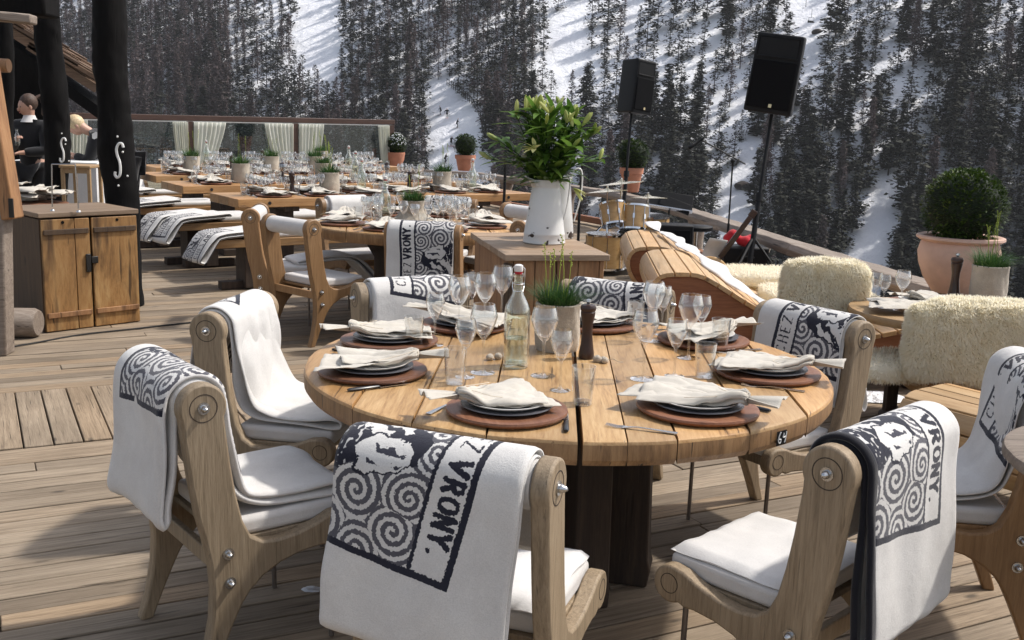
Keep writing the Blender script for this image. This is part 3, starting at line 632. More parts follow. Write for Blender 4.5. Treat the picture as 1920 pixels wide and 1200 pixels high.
P_charger=proto(MB().lathe([(0,0),(.155,0),(.172,.006),(.176,.013),(.174,.019),(.165,.021),(.15,.019),(0,.018)],40,wob=lambda a,z:.012*math.cos(2*a)+.006*math.cos(5*a+1)),'wooden_board',M_walnut)
P_plate=proto(MB().lathe([(0,0),(.08,0),(.085,.003),(.106,.010),(.117,.015),(.118,.0175),(.115,.018),(.10,.012),(.08,.008),(0,.008)],36),'dinner_plate',M_plate)
P_dplate=proto(MB().lathe([(0,0),(.09,0),(.115,.006),(.132,.011),(.131,.014),(.12,.011),(0,.007)],32),'under_plate',M_darkplate)
def put(P,loc,rz=0,label=None,cat=None,group=None,s=1,tilt=0):
    o=P.copy(); COL.objects.link(o); o.location=loc; o.rotation_euler=(tilt,0,rz); o.scale=(s,s,s); tag(o,label,cat,group); return o
def napkin_mesh(seed,lo=False):
    r=random.Random(seed); nx,ny=(26,26) if not lo else (10,10); m=MB()
    L=r.uniform(.27,.32); Wd=r.uniform(.10,.135)
    for lay in range(3):
        vs=[]; ang=r.uniform(-.5,.5); Lk=L*r.uniform(.78,1.03); ph=r.uniform(0,6); am=r.uniform(.6,1.3); cut=r.uniform(-.4,.4)
        for j in range(nx+1):
            s=j/nx
            for i in range(ny+1):
                t=i/ny*2-1
                w=.014+Wd*(s**.62)*(1-.12*s); y=t*w+math.sin(ang)*s*Lk*.6
                x=s*Lk*(1-cut*.25*t*s)-.02
                pl=(1-s)**1.2*.012*math.cos(5*t*2+ph)+.006*am*math.sin(t*4.5+ph+s*3)*(.3+s)+.012*MN.noise(Vector((x*11+seed,y*16,lay*3)))*am+.008*MN.noise(Vector((x*34+seed,y*40,lay*5)))+.004*abs(MN.noise(Vector((x*60+seed,y*22,lay*5))))
                z=.012+lay*.008+pl*.9+.020*math.exp(-((s-.06)/.12)**2)-.008*s
                if abs(t)>.8 and lay==2: z-= (abs(t)-.8)*.05
                vs.append((x,y,max(z,.001+lay*.004)))
        W_=ny+1; m.add(vs,[(j*W_+i,j*W_+i+1,(j+1)*W_+i+1,(j+1)*W_+i) for j in range(nx) for i in range(ny)])
    # short tail behind the knot
    vs=[];nt=10 if not lo else 5
    for j in range(nt+1):
        s=j/nt
        for i in range(nt+1):
            t=i/nt*2-1; w=.012+.045*s**.8; a=r.uniform(0,.0)
            vs.append((-.02-s*.085,t*w,.030+.016*math.sin(t*3+2)*s+.012*math.cos(t*7)*(1-s*.3)+.020*s*abs(t)))
    W_=nt+1; m.add(vs,[(j*W_+i,j*W_+i+1,(j+1)*W_+i+1,(j+1)*W_+i) for j in range(nt) for i in range(nt)])
    return m
def napkin_proto(seed,lo=False):
    o=napkin_mesh(seed,lo).build('folded_napkin',M_napkin,None,smooth=True,weld=False)
    o.data.set_sharp_from_angle(angle=R_(180)); so=o.modifiers.new('cloth thickness','SOLIDIFY'); so.thickness=.0014; so.offset=0
    if not lo:
        r=random.Random(seed); m=MB(); c=[(-.018+.001*k,.020*math.cos(k*.9),.034+.018*math.sin(k*.9)) for k in range(22)]
        m.tube(spline(c,2),.0016,5)
        a=[(-.02,.0,.053)]+[(-.02+.045*k*r.uniform(.6,1.2),.028*k*r.choice([1,1,-.2])+.01,.052-.006*k+.004*r.random()) for k in range(1,4)]
        b=[(-.02,.0,.053)]+[(-.01+.03*k,-.022*k*r.uniform(.5,1.2),.052-.006*k) for k in range(1,4)]
        m.tube(spline(a,4),.0013,5); m.tube(spline(b,4),.0013,5); m.build('tie_string',M_string,o,smooth=True)
    for c in [o]+list(o.children): COL.objects.unlink(c)
    return o
NAP=[napkin_proto(s) for s in (1,2,3,4)]; NAPL=[napkin_proto(s,True) for s in (11,12,13)]
def put_nap(P,loc,rz,label,group='tied linen napkins on the near table'):
    o=copy_tree(P); o.location=loc; o.rotation_euler=(0,0,rz); o.scale=(1.14,1.1,.85); tag(o,label,'napkin',group); return o
def fork_mesh():
    m=MB(); 
    pts=[(0,0,.002),(.03,0,.003),(.07,0,.005),(.11,0,.006),(.135,0,.003),(.15,0,.002)]; w=[.009,.008,.005,.0035,.006,.012]
    for i in range(5):
        a,b=pts[i],pts[i+1]; m.add([(a[0],-w[i],a[2]),(a[0],w[i],a[2]),(b[0],w[i+1],b[2]),(b[0],-w[i+1],b[2]),(a[0],-w[i],a[2]+.0018),(a[0],w[i],a[2]+.0018),(b[0],w[i+1],b[2]+.0018),(b[0],-w[i+1],b[2]+.0018)],[(3,2,1,0),(4,5,6,7),(0,1,5,4),(2,3,7,6),(1,2,6,5),(3,0,4,7)])
    for k in range(4):
        y=-.0105+k*.007; m.tube([(.148,y,.003),(.165,y,.0015),(.198,y*.92,.006)],[.0016,.0016,.0009],5)
    return m
P_fork=proto(fork_mesh(),'fork',M_steel)
def knife_proto():
    m=MB(); m.add([(.105,-.007,.002),(.105,.005,.002),(.19,.006,.002),(.215,-.004,.002),(.105,-.007,.0035),(.105,.005,.0035),(.19,.006,.0035),(.215,-.004,.0035)],[(3,2,1,0),(4,5,6,7),(0,1,5,4),(1,2,6,5),(2,3,7,6),(3,0,4,7)])
    o=m.build('knife',M_steel,None); h=MB().tube([(0,0,.006),(.01,0,.006),(.10,0,.006),(.107,0,.005)],[.006,.0085,.007,.004],8,flat=.65).build('handle',M_knife,o,smooth=True)
    for c in (o,h): COL.objects.unlink(c)
    return o
P_knife=knife_proto()
# ---------------------------------------------------------------- settings on the near table
SETS=[(-107,'front left',20,0),(-58,'front right',150,1),(-8,'right hand',158,2),(37,'right rear',210,3),(78,'rear',-60,0),(124,'rear left',-20,1),(160,'left rear',20,2),(-160,'left hand',187,3)]
for a,nm,nr,k in SETS:
    A=R_(a); r=.675; c=TC+Vector((math.cos(A)*r,math.sin(A)*r,TZ+.001)); rr=A
    put(P_charger,c,R_(a+30),f'dark round wooden board at the {nm} place of table 64','serving board','wooden boards on the near table')
    put(P_dplate,c+Vector((0,0,.0195)),0,f'dark grey plate rim on the board at the {nm} place of table 64','plate','grey plates on the near table')
    put(P_plate,c+Vector((0,0,.0265)),0,f'pale plate under the napkin at the {nm} place of table 64','plate','pale plates on the near table')
    n=R_(nr); put_nap(NAP[k],c+Vector((-math.cos(n)*.125,-math.sin(n)*.125,.036)),n,f'crumpled linen napkin tied with string at the {nm} place of table 64')
    T=Vector((-math.sin(A),math.cos(A),0)); O=Vector((math.cos(A),math.sin(A),0))
    fl=c+T*-.20+O*.10; kn=c+T*.205+O*.12
    if a in(-58,): fl=c+T*-.20+O*.145; kn=c+T*.19+O*.10
    put(P_fork,fl,A+math.pi+R_(-12 if a!=-58 else 40),f'steel fork left of the {nm} board on table 64','fork','forks on the near table')
    kk=copy_tree(P_knife); kk.location=kn; kk.rotation_euler=(0,0,A+math.pi+R_(14)); tag(kk,f'black handled knife right of the {nm} board on table 64','knife','knives on the near table')
def tbl(x,y,dz=.001): q=at(x,y,TZ); q.z=TZ+dz; return q
GW='wine glasses on the near table'
for (x,y,P,l) in ((905,700,P_wine,'tall wine glass just left of the green bottle'),(872,708,P_wines,'small wine glass behind the front left tumbler'),(1018,706,P_wine,'large wine glass in front of the burlap grass pot'),(1050,733,P_wines,'small wine glass behind the front tumbler near the pepper mill'),
    (815,648,P_wines,'small wine glass between the two left tumblers'),(908,622,P_wine,'large wine glass behind the bottle on its left'),(860,630,P_wine,'wine glass with wide bowl at the left rear of the glass cluster'),(1205,712,P_wine,'large wine glass standing alone right of the table gap'),
    (1264,706,P_wines,'small wine glass left of the front right tumbler'),(1290,672,P_wine,'large wine glass behind the front right tumbler'),(1222,640,P_wine,'wine glass at the rear of the right glass cluster'),(1240,628,P_wines,'small wine glass at the far back of the right glass cluster'),(1312,650,P_wines,'small wine glass left of the right rear tumbler'),(885,600,P_wines,'small wine glass at the far left rear near the rear left board'),(940,604,P_wine,'large wine glass at the rear, half behind the bottle')):
    put(P,tbl(x,y),0,l,'wine glass',GW,1.06)
GT='water tumblers on the near table'
for (x,y,l) in ((852,720,'water tumbler in front of the small wine glass left of the bottle'),(1092,758,'water tumbler at the front in front of the pepper mill'),(1320,708,'water tumbler behind the front right board'),(776,652,'water tumbler beside the left rear board'),(1349,655,'water tumbler beside the right rear board'),(1190,618,'water tumbler beside the rear board')):
    put(P_tumb,tbl(x,y),0,l,'tumbler',GT)
# bottle
def bottle(name_label,loc,s=1,group=None,lo=False):
    t=thing('water_bottle',name_label,'bottle',loc,0,group); n=28 if not lo else 12
    MB().lathe([(0,.004),(.036,0),(.0405,.004),(.0415,.012),(.0415,.175),(.039,.195),(.030,.215),(.019,.235),(.0145,.255),(.0135,.29),(.016,.292),(.016,.302),(.0125,.303),(.0115,.302),(.0115,.25),(.016,.234),(.027,.214),(.0365,.194),(.039,.175),(.039,.014),(0,.010)],n).build('bottle_body',M_green,t,smooth=True)
    if not lo: MB().lathe([(0,.012),(.038,.015),(.0385,.05),(.0385,.095),(0,.096)],n).build('water',M_clear,t,smooth=True)
    MB().lathe([(0,.300),(.0125,.300),(.0128,.309),(0,.309)],16).build('rubber_seal',M_redcloth,t,smooth=True)
    c=MB().lathe([(0,.309),(.0135,.309),(.0145,.315),(.0135,.328),(.008,.331),(0,.331)],16).build('stopper',M_white,t,smooth=True)
    m=MB()
    for sx in (-1,1): m.tube([(sx*.0185,0,.262),(sx*.020,.004,.285),(sx*.0195,0,.318),(sx*.013,0,.324)],.0013,5)
    m.tube([(.0185*math.cos(k*.524),.0185*math.sin(k*.524),.270) for k in range(13)],.0013,5,False); m.tube([(-.0185,0,.262),(-.015,-.022,.248),(.015,-.022,.248),(.0185,0,.262)],.0013,5)
    m.build('wire_clip',M_chrome,t,smooth=True); t.scale=(s,s,s); return t
bottle('clear green swing top water bottle standing beside the grass pot on the near round table',tbl(967,688),1.05)
# potted grass wrapped in burlap
def grass_pot(label,loc,s=1,seed=1,blades=520,group=None,h=.165,flowers=6,lo=False):
    r=random.Random(seed); t=thing('grass_pot',label,'potted grass',loc,0,group); n=64 if not lo else 20
    wob=lambda a,z:.035*math.sin(a*11+z*30)*.5+.03*math.sin(a*5+z*20+seed)+.02*math.sin(a*23+z*60)
    MB().lathe([(0,.0),(.072,.0),(.078,.02),(.080,.06),(.079,.10),(.077,.14),(.079,h),(.074,h+.004),(.068,h-.012),(0,h-.015)],n,wob=wob).build('burlap_wrap',M_burlap,t,smooth=True)
    m=MB()
    for k in range(blades):
        a=r.uniform(0,6.283); q=.068*math.sqrt(r.random()); L=r.uniform(.06,.12)*(1 if r.random()>.1 else 1.25); out=r.uniform(.15,1.15)*(.35+q/.068); d=a+r.uniform(-.8,.8)
        b=Vector((q*math.cos(a),q*math.sin(a),h-.02)); w=r.uniform(.0012,.0022)*(1 if not lo else 2.2); px=Vector((-math.sin(d),math.cos(d),0))*w; pts=[]
        for j in range(4):
            u=j/3; pts.append(b+Vector((math.cos(d)*out*L*u*u,math.sin(d)*out*L*u*u,L*(u-.33*min(out,1.5)*u*u))))
        c=min(.99,max(.01,r.gauss(.55,.22))); vs=[]
        for j,p_ in enumerate(pts): k2=1-j/3.2; vs+=[p_-px*k2,p_+px*k2]
        m.add(vs,[(2*j,2*j+1,2*j+3,2*j+2) for j in range(3)],None,c)
    m.build('grass_blades',M_grass,t,weld=False)
    if flowers:
        m=MB()
        for k in range(flowers):
            a=r.uniform(0,6.28); q=r.uniform(.01,.06); L=r.uniform(.17,.26); b=Vector((q*math.cos(a),q*math.sin(a),h)); p2=b+Vector((r.uniform(-.02,.02),r.uniform(-.02,.02),L))
            m.tube([b,(b+p2)/2+Vector((.004,0,0)),p2],.0012,4)
            for j in range(9):
                z=1-j*.035; c=b.lerp(p2,z)+Vector((r.uniform(-.006,.006),r.uniform(-.006,.006),0)); m.ball(c,r.uniform(.002,.0034),6,4)
        m.build('flower_stems',M_bud,t,smooth=True)
    t.scale=(s,s,s); return t
grass_pot('green grass with budding stems in a beige burlap wrapped pot on the near round table',tbl(1044,655),1.02,3,900)
# folded burlap skirt / cotton bits by the pot
def cotton(loc,label,seed):
    m=MB(); r=random.Random(seed)
    for k in range(5): m.ball((r.uniform(-.02,.02),r.uniform(-.012,.012),.010),r.uniform(.010,.015),12,8)
    m.tube(spline([(.02,0,.01),(.04,.005,.012),(.055,-.004,.006),(.075,.002,.003)],5),.0012,5)
    o=m.build('raffia_tuft',M_burlap,None,smooth=True); o.location=loc; tag(o,label,'raffia tuft','raffia tufts by the grass pot')
cotton(tbl(1128,680),'pale raffia tuft with loose string right of the pepper mill',1); cotton(tbl(925,675),'pale raffia tuft between glass and bottle left of the green bottle',4)
P_mill=proto(MB().lathe([(0,0),(.026,0),(.028,.004),(.027,.02),(.022,.05),(.018,.09),(.0185,.12),(.025,.155),(.026,.165),(.0235,.168),(.027,.172),(.028,.182),(.024,.190),(.012,.193),(0,.193)],24),'pepper_mill',M_mill)
def mill(label,loc,s=1,group='dark pepper mills on the tables'):
    o=put(P_mill,loc,0,label,'pepper mill',group,s); 
    k=MB().lathe([(0,.193),(.006,.193),(.006,.198),(.010,.202),(.009,.209),(0,.212)],14).build('metal_knob',M_steel,o,smooth=True); return o
mill('dark turned pepper mill with steel knob beside the burlap pot on the near round table',tbl(1099,672),1.0)
# ================================================================ jug on its wooden crate
def plank_box(t,c,d,rz,mat,topmat,n=4,over=.03,th=.035,name='side_panel'):
    """box d=(w,dep,h) with plank top, standing at c, in local space of t"""
    w,dp,h=d
    for q_ in range(4):
        bw=(w-.05)/4; MB().box((-(w-.05)/2+bw*(q_+.5),-dp/2+.012+(.002 if q_%2 else 0),h/2-th/2),(bw-.004,.024,h-th)).build('front_board',mat,t,bevel=.004)
    MB().box((0,dp/2-.012,h/2-th/2),(w-.05,.024,h-th)).build('rear_panel',mat,t,bevel=.004)
    for s in(-1,1): MB().box((s*(w/2-.012),0,h/2-th/2),(.024,dp,h-th-.002)).build('side_panel',mat,t,bevel=.004)
    m=MB(); r=random.Random(n)
    for i in range(n):
        y0=-dp/2-over+(dp+2*over)*i/n; y1=-dp/2-over+(dp+2*over)*(i+1)/n; m.box((0,(y0+y1)/2,h-th/2+r.uniform(-.001,.001)),(w+2*over,y1-y0-.004,th),None,r.random())
    m.build('plank_top',topmat,t,bevel=.004)
pa_=at(948,478,.86); pb_=at(1145,478,.86); pc_=at(972,432,.86)
wdir=(pb_-pa_); wd=wdir.length; wang=math.atan2(wdir.y,wdir.x); dep=1.05
cc=(pa_+pb_)/2+Vector((-math.sin(wang),math.cos(wang),0))*dep/2
crate=thing('wooden_crate','wooden chest with plank top standing under the white jug','chest',(cc.x,cc.y,0),wang)
plank_box(crate,None,(wd-.05,dep-.06,.86),0,M_box,M_boxtop,5,.025)
MB().box((-wd/2+.025,-dep/2+.04,.41),(.045,.05,.80)).build('corner_post',M_cabdark,crate,bevel=.004)
J=at(1020,455,.862); J.z=.862
jug=thing('enamel_jug','tall chipped white enamel jug holding green lilies on the wooden chest','jug',J,R_(0))
jw=lambda a,z:0
MB().lathe([(0,0),(.118,.0),(.124,.006),(.123,.012),(.119,.05),(.121,.055),(.118,.062),(.108,.13),(.098,.20),(.088,.27),(.081,.315),(.079,.325),(.082,.33),(.080,.345),(.081,.365),(.079,.366),(.077,.345),(.076,.32),(.10,.13),(.112,.02),(0,.015)],48,Matrix.Identity(4)).build('jug_body',M_jug,jug,smooth=True)
m=MB(); vs=[]
for j in range(7):
    t=j/6
    for k in range(9):
        a=R_(180-62+124*k/8); q=.0805+.05*t**1.6*math.cos((k-4)/4*math.pi/2)**.7 if abs(k-4)<4 else .0805
        vs.append((q*math.cos(a),q*math.sin(a)*(1-.25*t),.325+.062*t*(.5+.5*math.cos((k-4)/4*math.pi/2))))
m.add(vs,[(j*9+k,j*9+k+1,(j+1)*9+k+1,(j+1)*9+k) for j in range(6) for k in range(8)])
sp_=m.build('spout',M_jug,jug,smooth=True); so=sp_.modifiers.new('thickness','SOLIDIFY'); so.thickness=.003
m=MB(); m.tube(spline([(.078,0,.345),(.085,0,.385),(.115,0,.40),(.135,0,.37),(.135,0,.31),(.125,0,.22),(.108,0,.13)],6),.009,10,flat=.5); m.build('handle',M_enamel,jug,smooth=True)
# second jug behind, mostly hidden
J2=J+Vector((.085,.30,0)); jug2=thing('enamel_jug','second white enamel jug half hidden behind the lily jug','jug',J2,R_(0))
MB().lathe([(0,0),(.10,.0),(.102,.01),(.085,.20),(.072,.33),(.085,.37),(.083,.37),(.07,.33),(.09,.02),(0,.015)],32).build('jug_body',M_jug,jug2,smooth=True)
MB().tube(spline([(.072,0,.34),(.085,0,.40),(.12,0,.42),(.14,0,.38),(.135,0,.25),(.10,0,.10)],6),.009,10,flat=.5).build('handle',M_enamel,jug2,smooth=True)
# lilies
def blade(m,b,d,L,w,col,droop=.4,up=None,fold=.25,n=5):
    d=Vector(d).normalized(); side=d.cross(Vector((0,0,1))); side=side.normalized() if side.length>.05 else Vector((1,0,0))
    nrm=side.cross(d); vs=[]
    for j in range(n+1):
        u=j/n; p=Vector(b)+d*L*u-Vector((0,0,1))*droop*L*u*u; ww=w*math.sin(math.pi*min(.97,(.12+u*.88)))**.8 if j<n else .0004
        vs+=[p-side*ww+nrm*ww*fold,p,p+side*ww+nrm*ww*fold]
    m.add(vs,[(3*j+k,3*j+k+1,3*j+k+4,3*j+k+3) for j in range(n) for k in (0,1)],None,col)
lily=thing('lily_bouquet','bouquet of green lily leaves and closed buds standing in the white jug','flowers',J+Vector((0,0,.30)))
r=random.Random(12); ml=MB(); ms=MB(); mb=MB()
for k in range(30):
    a=r.uniform(0,6.283); el=r.uniform(.1,1.5); 
    tip=Vector((math.cos(a)*math.cos(el)*.33-.012,math.sin(a)*math.cos(el)*.28,.11+math.sin(el)*.34+.02)); base=Vector((math.cos(a)*.045,math.sin(a)*.045,.0))
    sp2=spline([base,base.lerp(tip,.35)+Vector((0,0,.07)),tip],6); ms.tube(sp2,.0032,5)
    for j in range(14):
        u=.18+.80*j/13; p=sp2[int(u*(len(sp2)-1))]; b=a+r.uniform(-1.9,1.9); e=r.uniform(.0,1.1)
        blade(ml,p,(math.cos(b)*math.cos(e),math.sin(b)*math.cos(e),math.sin(e)),r.uniform(.12,.20),r.uniform(.015,.026),min(.99,max(.01,r.gauss(.55,.22))),r.uniform(.1,.5))
    if r.random()<.95:
        for q in range(r.choice([1,2])):
            d=(tip-base).normalized()+Vector((r.uniform(-.6,.6),r.uniform(-.6,.6),r.uniform(-.6,.2))); d.normalize(); L=r.uniform(.07,.10); c=r.random(); rr_=r.uniform(.010,.0145)
            mb=MB(); mb.tube([tip,tip+d*L*.2,tip+d*L*.55,tip+d*L*.85,tip+d*L],[.004,rr_*.75,rr_,rr_*.7,.002],7); mb.col=[c if c!=.5 else .4]*len(mb.f); mb.build('bud',M_bud,lily,smooth=True)
ml.build('leaves',M_leaf,lily,weld=False,smooth=True); ms.build('stems',M_leaf,lily,smooth=True)
m=MB()
for k in range(7): a=k*.9; blade(m,(-.075,-.21,.245),(math.cos(a)*.8-.6,-.4+.3*math.sin(a),.25+.35*math.sin(a)),.085,.014,.99,.2)
m.build('lily_flower',M_bud,lily,smooth=True)
m=MB()
for k in range(6): a=k*1.05; blade(m,(.15,-.14,.03),(.8+math.cos(a)*.3,-.3+.3*math.sin(a),-.5+.35*math.sin(a)),.08,.013,.8,.2)
m.build('lily_flower',M_bud,lily,smooth=True)
# ================================================================ tables of the terrace
def setting(c,A,where,k,full=True):
    """c centre of place on table top, A outward direction angle"""
    g='far place settings'; rn=random.Random(k*7+3)
    put(P_charger,c,A+k,f'dark wooden board laid on {where}','serving board','wooden boards on the far tables',.95)
    put(P_plate,c+Vector((0,0,.02)),0,f'pale plate on a wooden board on {where}','plate','pale plates on the far tables')
    n=A+rn.uniform(-2,2); o=put(NAPL[k%3] ,c+Vector((-math.cos(n)*.10,-math.sin(n)*.10,.03)),n,f'crumpled linen napkin on {where}','napkin','linen napkins on the far tables')
    T=Vector((-math.sin(A),math.cos(A),0)); O=Vector((math.cos(A),math.sin(A),0))
    for j in range(4 if full else 2):
        p=c-O*rn.uniform(.20,.27)+T*(-.15+.10*j+rn.uniform(-.02,.02)); put(P_winel,p,0,f'clear wine glass among the glasses on {where}','wine glass','wine glasses on the far tables',rn.choice([1,1,.86,.95]))
    p=c-O*rn.uniform(.17,.2)+T*rn.uniform(.17,.22); put(P_tumbl,p,0,f'clear water tumbler on {where}','tumbler','tumblers on the far tables')
    if full:
        put(P_fork,c+T*-.2+O*.1,A+math.pi,f'steel fork beside a board on {where}','fork','forks on the far tables')
def long_table(FL,ang,L,where,name,W=.78,seed=1,pots=(),benches=True,knum=5,blank=()):
    rnd=random.Random(seed); u=Vector((math.cos(ang),math.sin(ang),0)); v=Vector((-math.sin(ang),math.cos(ang),0))
    c=FL+u*L/2+v*W/2; t=thing('long_table',name,'table',(c.x,c.y,0),ang,'long wooden tables on the terrace')
    for i,(y0,y1) in enumerate(((-W/2,-W/6),(-W/6,W/6),(W/6,W/2))):
        MB().box((0,(y0+y1)/2,.72),(L-.004*i,y1-y0-.006,.08),None,rnd.random()).build('table_plank',M_bench,t,bevel=.006)
    for s in(-1,1):
        m=MB(); m.box((s*(L/2-.55),0,.34),(.17,.30,.60)); m.build('trestle_leg',M_dark,t,bevel=.006)
        MB().box((s*(L/2-.55),0,.655),(.15,W*.8,.05)).build('trestle_top',M_dark,t,bevel=.004); MB().box((s*(L/2-.55),0,.035),(.20,W*.75,.07)).build('foot',M_dark,t,bevel=.006)
    for px in(-.0,): MB().lathe([(0,-.001),(.016,-.001),(.016,.003),(0,.003)],12,Matrix.Translation((-L/2+.30,-W/2,.72))@Matrix.Rotation(math.pi/2,4,'X')).build('iron_bolt',M_iron,t); MB().lathe([(0,-.001),(.016,-.001),(.016,.003),(0,.003)],12,Matrix.Translation((L/2-.30,-W/2,.72))@Matrix.Rotation(math.pi/2,4,'X')).build('iron_bolt',M_iron,t)
    TZ_=.7615
    for k in range(knum):
        x=-L/2+.42+(L-.84)*k/(knum-1)
        for s in(-1,1):
            p=c+u*x+v*s*(W/2-.20); p.z=TZ_; setting(p,ang+s*math.pi/2,where,k+(5 if s>0 else 0)+seed)
    for i,(x,kind) in enumerate(pots):
        p=c+u*x+v*rnd.uniform(-.03,.03); p.z=TZ_
        if kind=='g': grass_pot(f'grass pot in pale burlap on {where}, {ORD[i]}',p,1.25,seed*5+i,220,'burlap grass pots on the far tables',.165,3,True)
        elif kind=='m': mill(f'dark pepper mill standing on {where}, {ORD[i]}',p,1.1)
        else: bottle(f'clear swing top bottle standing on {where}, {ORD[i]}',p,1.05,'swing top bottles on the far tables',True)
    if benches:
        for s,dx,nm in ((-1,-.42,'front'),(1,-.30,'rear')):
            bc=c+u*(dx)+v*s*(W/2+.30); b=thing('bench',f'plank bench on the {nm} side of {where}','bench',(bc.x,bc.y,0),ang,'plank benches beside the long tables')
            MB().box((0,0,.42),(L,.34,.07),None,rnd.random()).build('bench_plank',M_bench,b,bevel=.006)
            for q in(-1,1):
                MB().box((q*(L/2-.38),0,.20),(.12,.24,.36)).build('bench_leg',M_dark,b,bevel=.005); MB().box((q*(L/2-.38),0,.04),(.5,.10,.07)).build('bench_foot',M_dark,b,bevel=.005)
            n=4
            for q in range(n):
                x=-L/2+.62+(L-.9)*q/(n-1)*.93+.1
                o=MB().box((0,0,0),(.50,.30,.055)).build('seat_pad',M_cush,None,bevel=.022,seg=3); pp=bc+u*x; o.location=(pp.x,pp.y,.484); o.rotation_euler=(0,0,ang+rnd.uniform(-.05,.05)); tag(o,f'white pad on {nm} bench of {where}, number {q+1} from the left'.replace(f'number {q+1}',['first','second','third','fourth'][q]),'seat pad','white seat pads on the benches')
            # folded patterned throw over the bench end
            lp=[(-.31,.28),(-.29,.33),(-.20,.46),(-.12,.505),(.12,.52),(.27,.53),(.285,.515),(.27,.50),(.10,.492),(-.12,.475),(-.175,.44),(-.255,.31),(-.285,.27)]
            lp=[(a*1.15,b+.0) for a,b in lp]
            me=blanket_mesh([(p_[0],p_[1]) for p_ in lp],-.19,.19,art=(-.02 if s<0 else .05,1,.14,R_(6)),thick=.022,cols=20,wr=.008,seed=seed*3+s,step=.02,edge=M_dkcloth)
            o=bpy.data.objects.new('folded_blanket',me); COL.objects.link(o); pp=bc+u*(-L/2+.22); o.location=(pp.x,pp.y,0); o.rotation_euler=(0,0,ang-math.pi/2+R_(8)); tag(o,f'patterned throw on the left end of the {nm} bench of {where}','blanket','patterned throws folded on the benches')
    return t
ORD=['first from the left','second from the left','third from the left','fourth from the left','fifth from the left','sixth from the left','seventh from the left']
TA=math.atan2(1.84,2.66)
long_table(Vector((-2.5,9.63,0)),TA,3.25,'the nearest long table','nearest long plank table behind the far round table, iron bolts on its edge',seed=1,pots=((-.95,'m'),(-.55,'g'),(-.2,'b'),(.35,'m'),(.75,'g'),(1.1,'b')),knum=6)
long_table(Vector((-3.42,11.0,0)),TA,3.3,'the middle long table','middle long plank table in the row with a dark trestle leg showing',seed=2,pots=((-.9,'g'),(-.4,'m'),(.1,'g'),(.5,'b'),(.9,'m')),knum=6)
long_table(Vector((-4.17,12.41,0)),TA,3.3,'the third long table','third long plank table in the row, near the glass windbreak',seed=3,pots=((-1.1,'g'),(-.6,'m'),(-.1,'g'),(.5,'g'),(1.0,'b')),knum=6)
long_table(Vector((-4.7,14.0,0)),TA,3.6,'the farthest long table','farthest long plank table in front of the white curtains',seed=4,pots=((-1.0,'b'),(-.2,'m'),(.7,'g')),knum=6,benches=False)
# far round table
TC2=Vector((-.76,8.05,0)); 
tr2=thing('round_table','second round plank table behind the near one, dark round pedestal','table',TC2,R_(8))
round_top(tr2,.78,[-.78,-.5,-.24,.02,.27,.52,.78],[0,.004,.004,.006,.004,.004,0],.76,.085,5)
MB().lathe([(.42,0),(.42,.06),(.30,.10),(.30,.50),(.36,.60),(.55,.672),(0,.672)],28).build('round_pedestal',M_dark,tr2,smooth=True)
for k,a in enumerate((-150,-105,-62,-20,25,70,120,165)):
    A=R_(a); c=TC2+Vector((math.cos(A)*.57,math.sin(A)*.57,.761)); setting(c,A,'the far round table',k,True)
grass_pot('grass pot wrapped in draped burlap at the centre of the far round table',TC2+Vector((.0,-.08,.761)),1.05,21,400,'burlap grass pots on the far tables',.165,2,True)
mill('dark pepper mill left of the grass pot on the far round table',Vector((*at(767,420,.76).xy,.761)),1.0); bottle('clear swing top bottle on the left part of the far round table',Vector((*at(722,418,.76).xy,.761)),1.05,'swing top bottles on the far tables',True)
m=MB(); vs=[]
for j in range(6):
    for k in range(40):
        a=2*math.pi*k/40; q=.09+.10*(j/5)**1.5; vs.append((q*math.cos(a),q*math.sin(a)*.8,.10*(1-j/5)**1.4+.015+.014*math.sin(a*9)*(j/5)))
m.add(vs,[(j*40+k,j*40+(k+1)%40,(j+1)*40+(k+1)%40,(j+1)*40+k) for j in range(5) for k in range(40)]); o=m.build('burlap_cloth',M_burlap,None,smooth=True); o.location=TC2+Vector((.0,-.08,.762)); tag(o,'draped burlap cloth spread round the foot of the far round table grass pot','cloth')
G2='warm brown chairs around the far round table'
f1=make_chair('warm brown chair with back to viewer in front of the far round table',M_oak_warm,group=G2,**chair_at((-.60,7.02),82))
f2=make_chair('warm brown chair nearest the walkway at the far round table',M_oak_warm,group=G2,**chair_at((-1.52,7.22),48))
f3=make_chair('warm brown chair behind the one nearest the walkway at the far round table',M_oak_warm,group=G2,**chair_at((-1.93,7.93),5))
f4=make_chair('warm brown chair behind the far round table on its left',M_oak_warm,group=G2,**chair_at((-1.42,8.95),-52))
f5=make_chair('warm brown chair behind the far round table in its middle',M_oak_warm,group=G2,**chair_at((-.58,9.16),-100))
f6=make_chair('warm brown chair right rear of the far round table beside the jug',M_oak_warm,group=G2,**chair_at((.08,8.72),-140))
f7=make_chair('warm brown chair at the right front of the far round table beside the chest',M_oak_warm,group=G2,**chair_at((.12,7.62),158))
blanket(f1,'white throw reading VRONY hung over the chair before the far round table',(.87,-1,-.13,R_(-2)),back=.36,front=.56,x0=-.23,x1=.215,seed=22,wr=.003)
blanket(f4,'patterned throw over the left chair behind the far round table',(.40,1,.05,0),back=.50,front=.60,x0=-.18,x1=.18,seed=23,wr=.003)
blanket(f5,'patterned throw over the middle chair behind the far round table',(.0,1,.14,0),back=.5,front=.60,x0=-.19,x1=.19,seed=24,wr=.004)
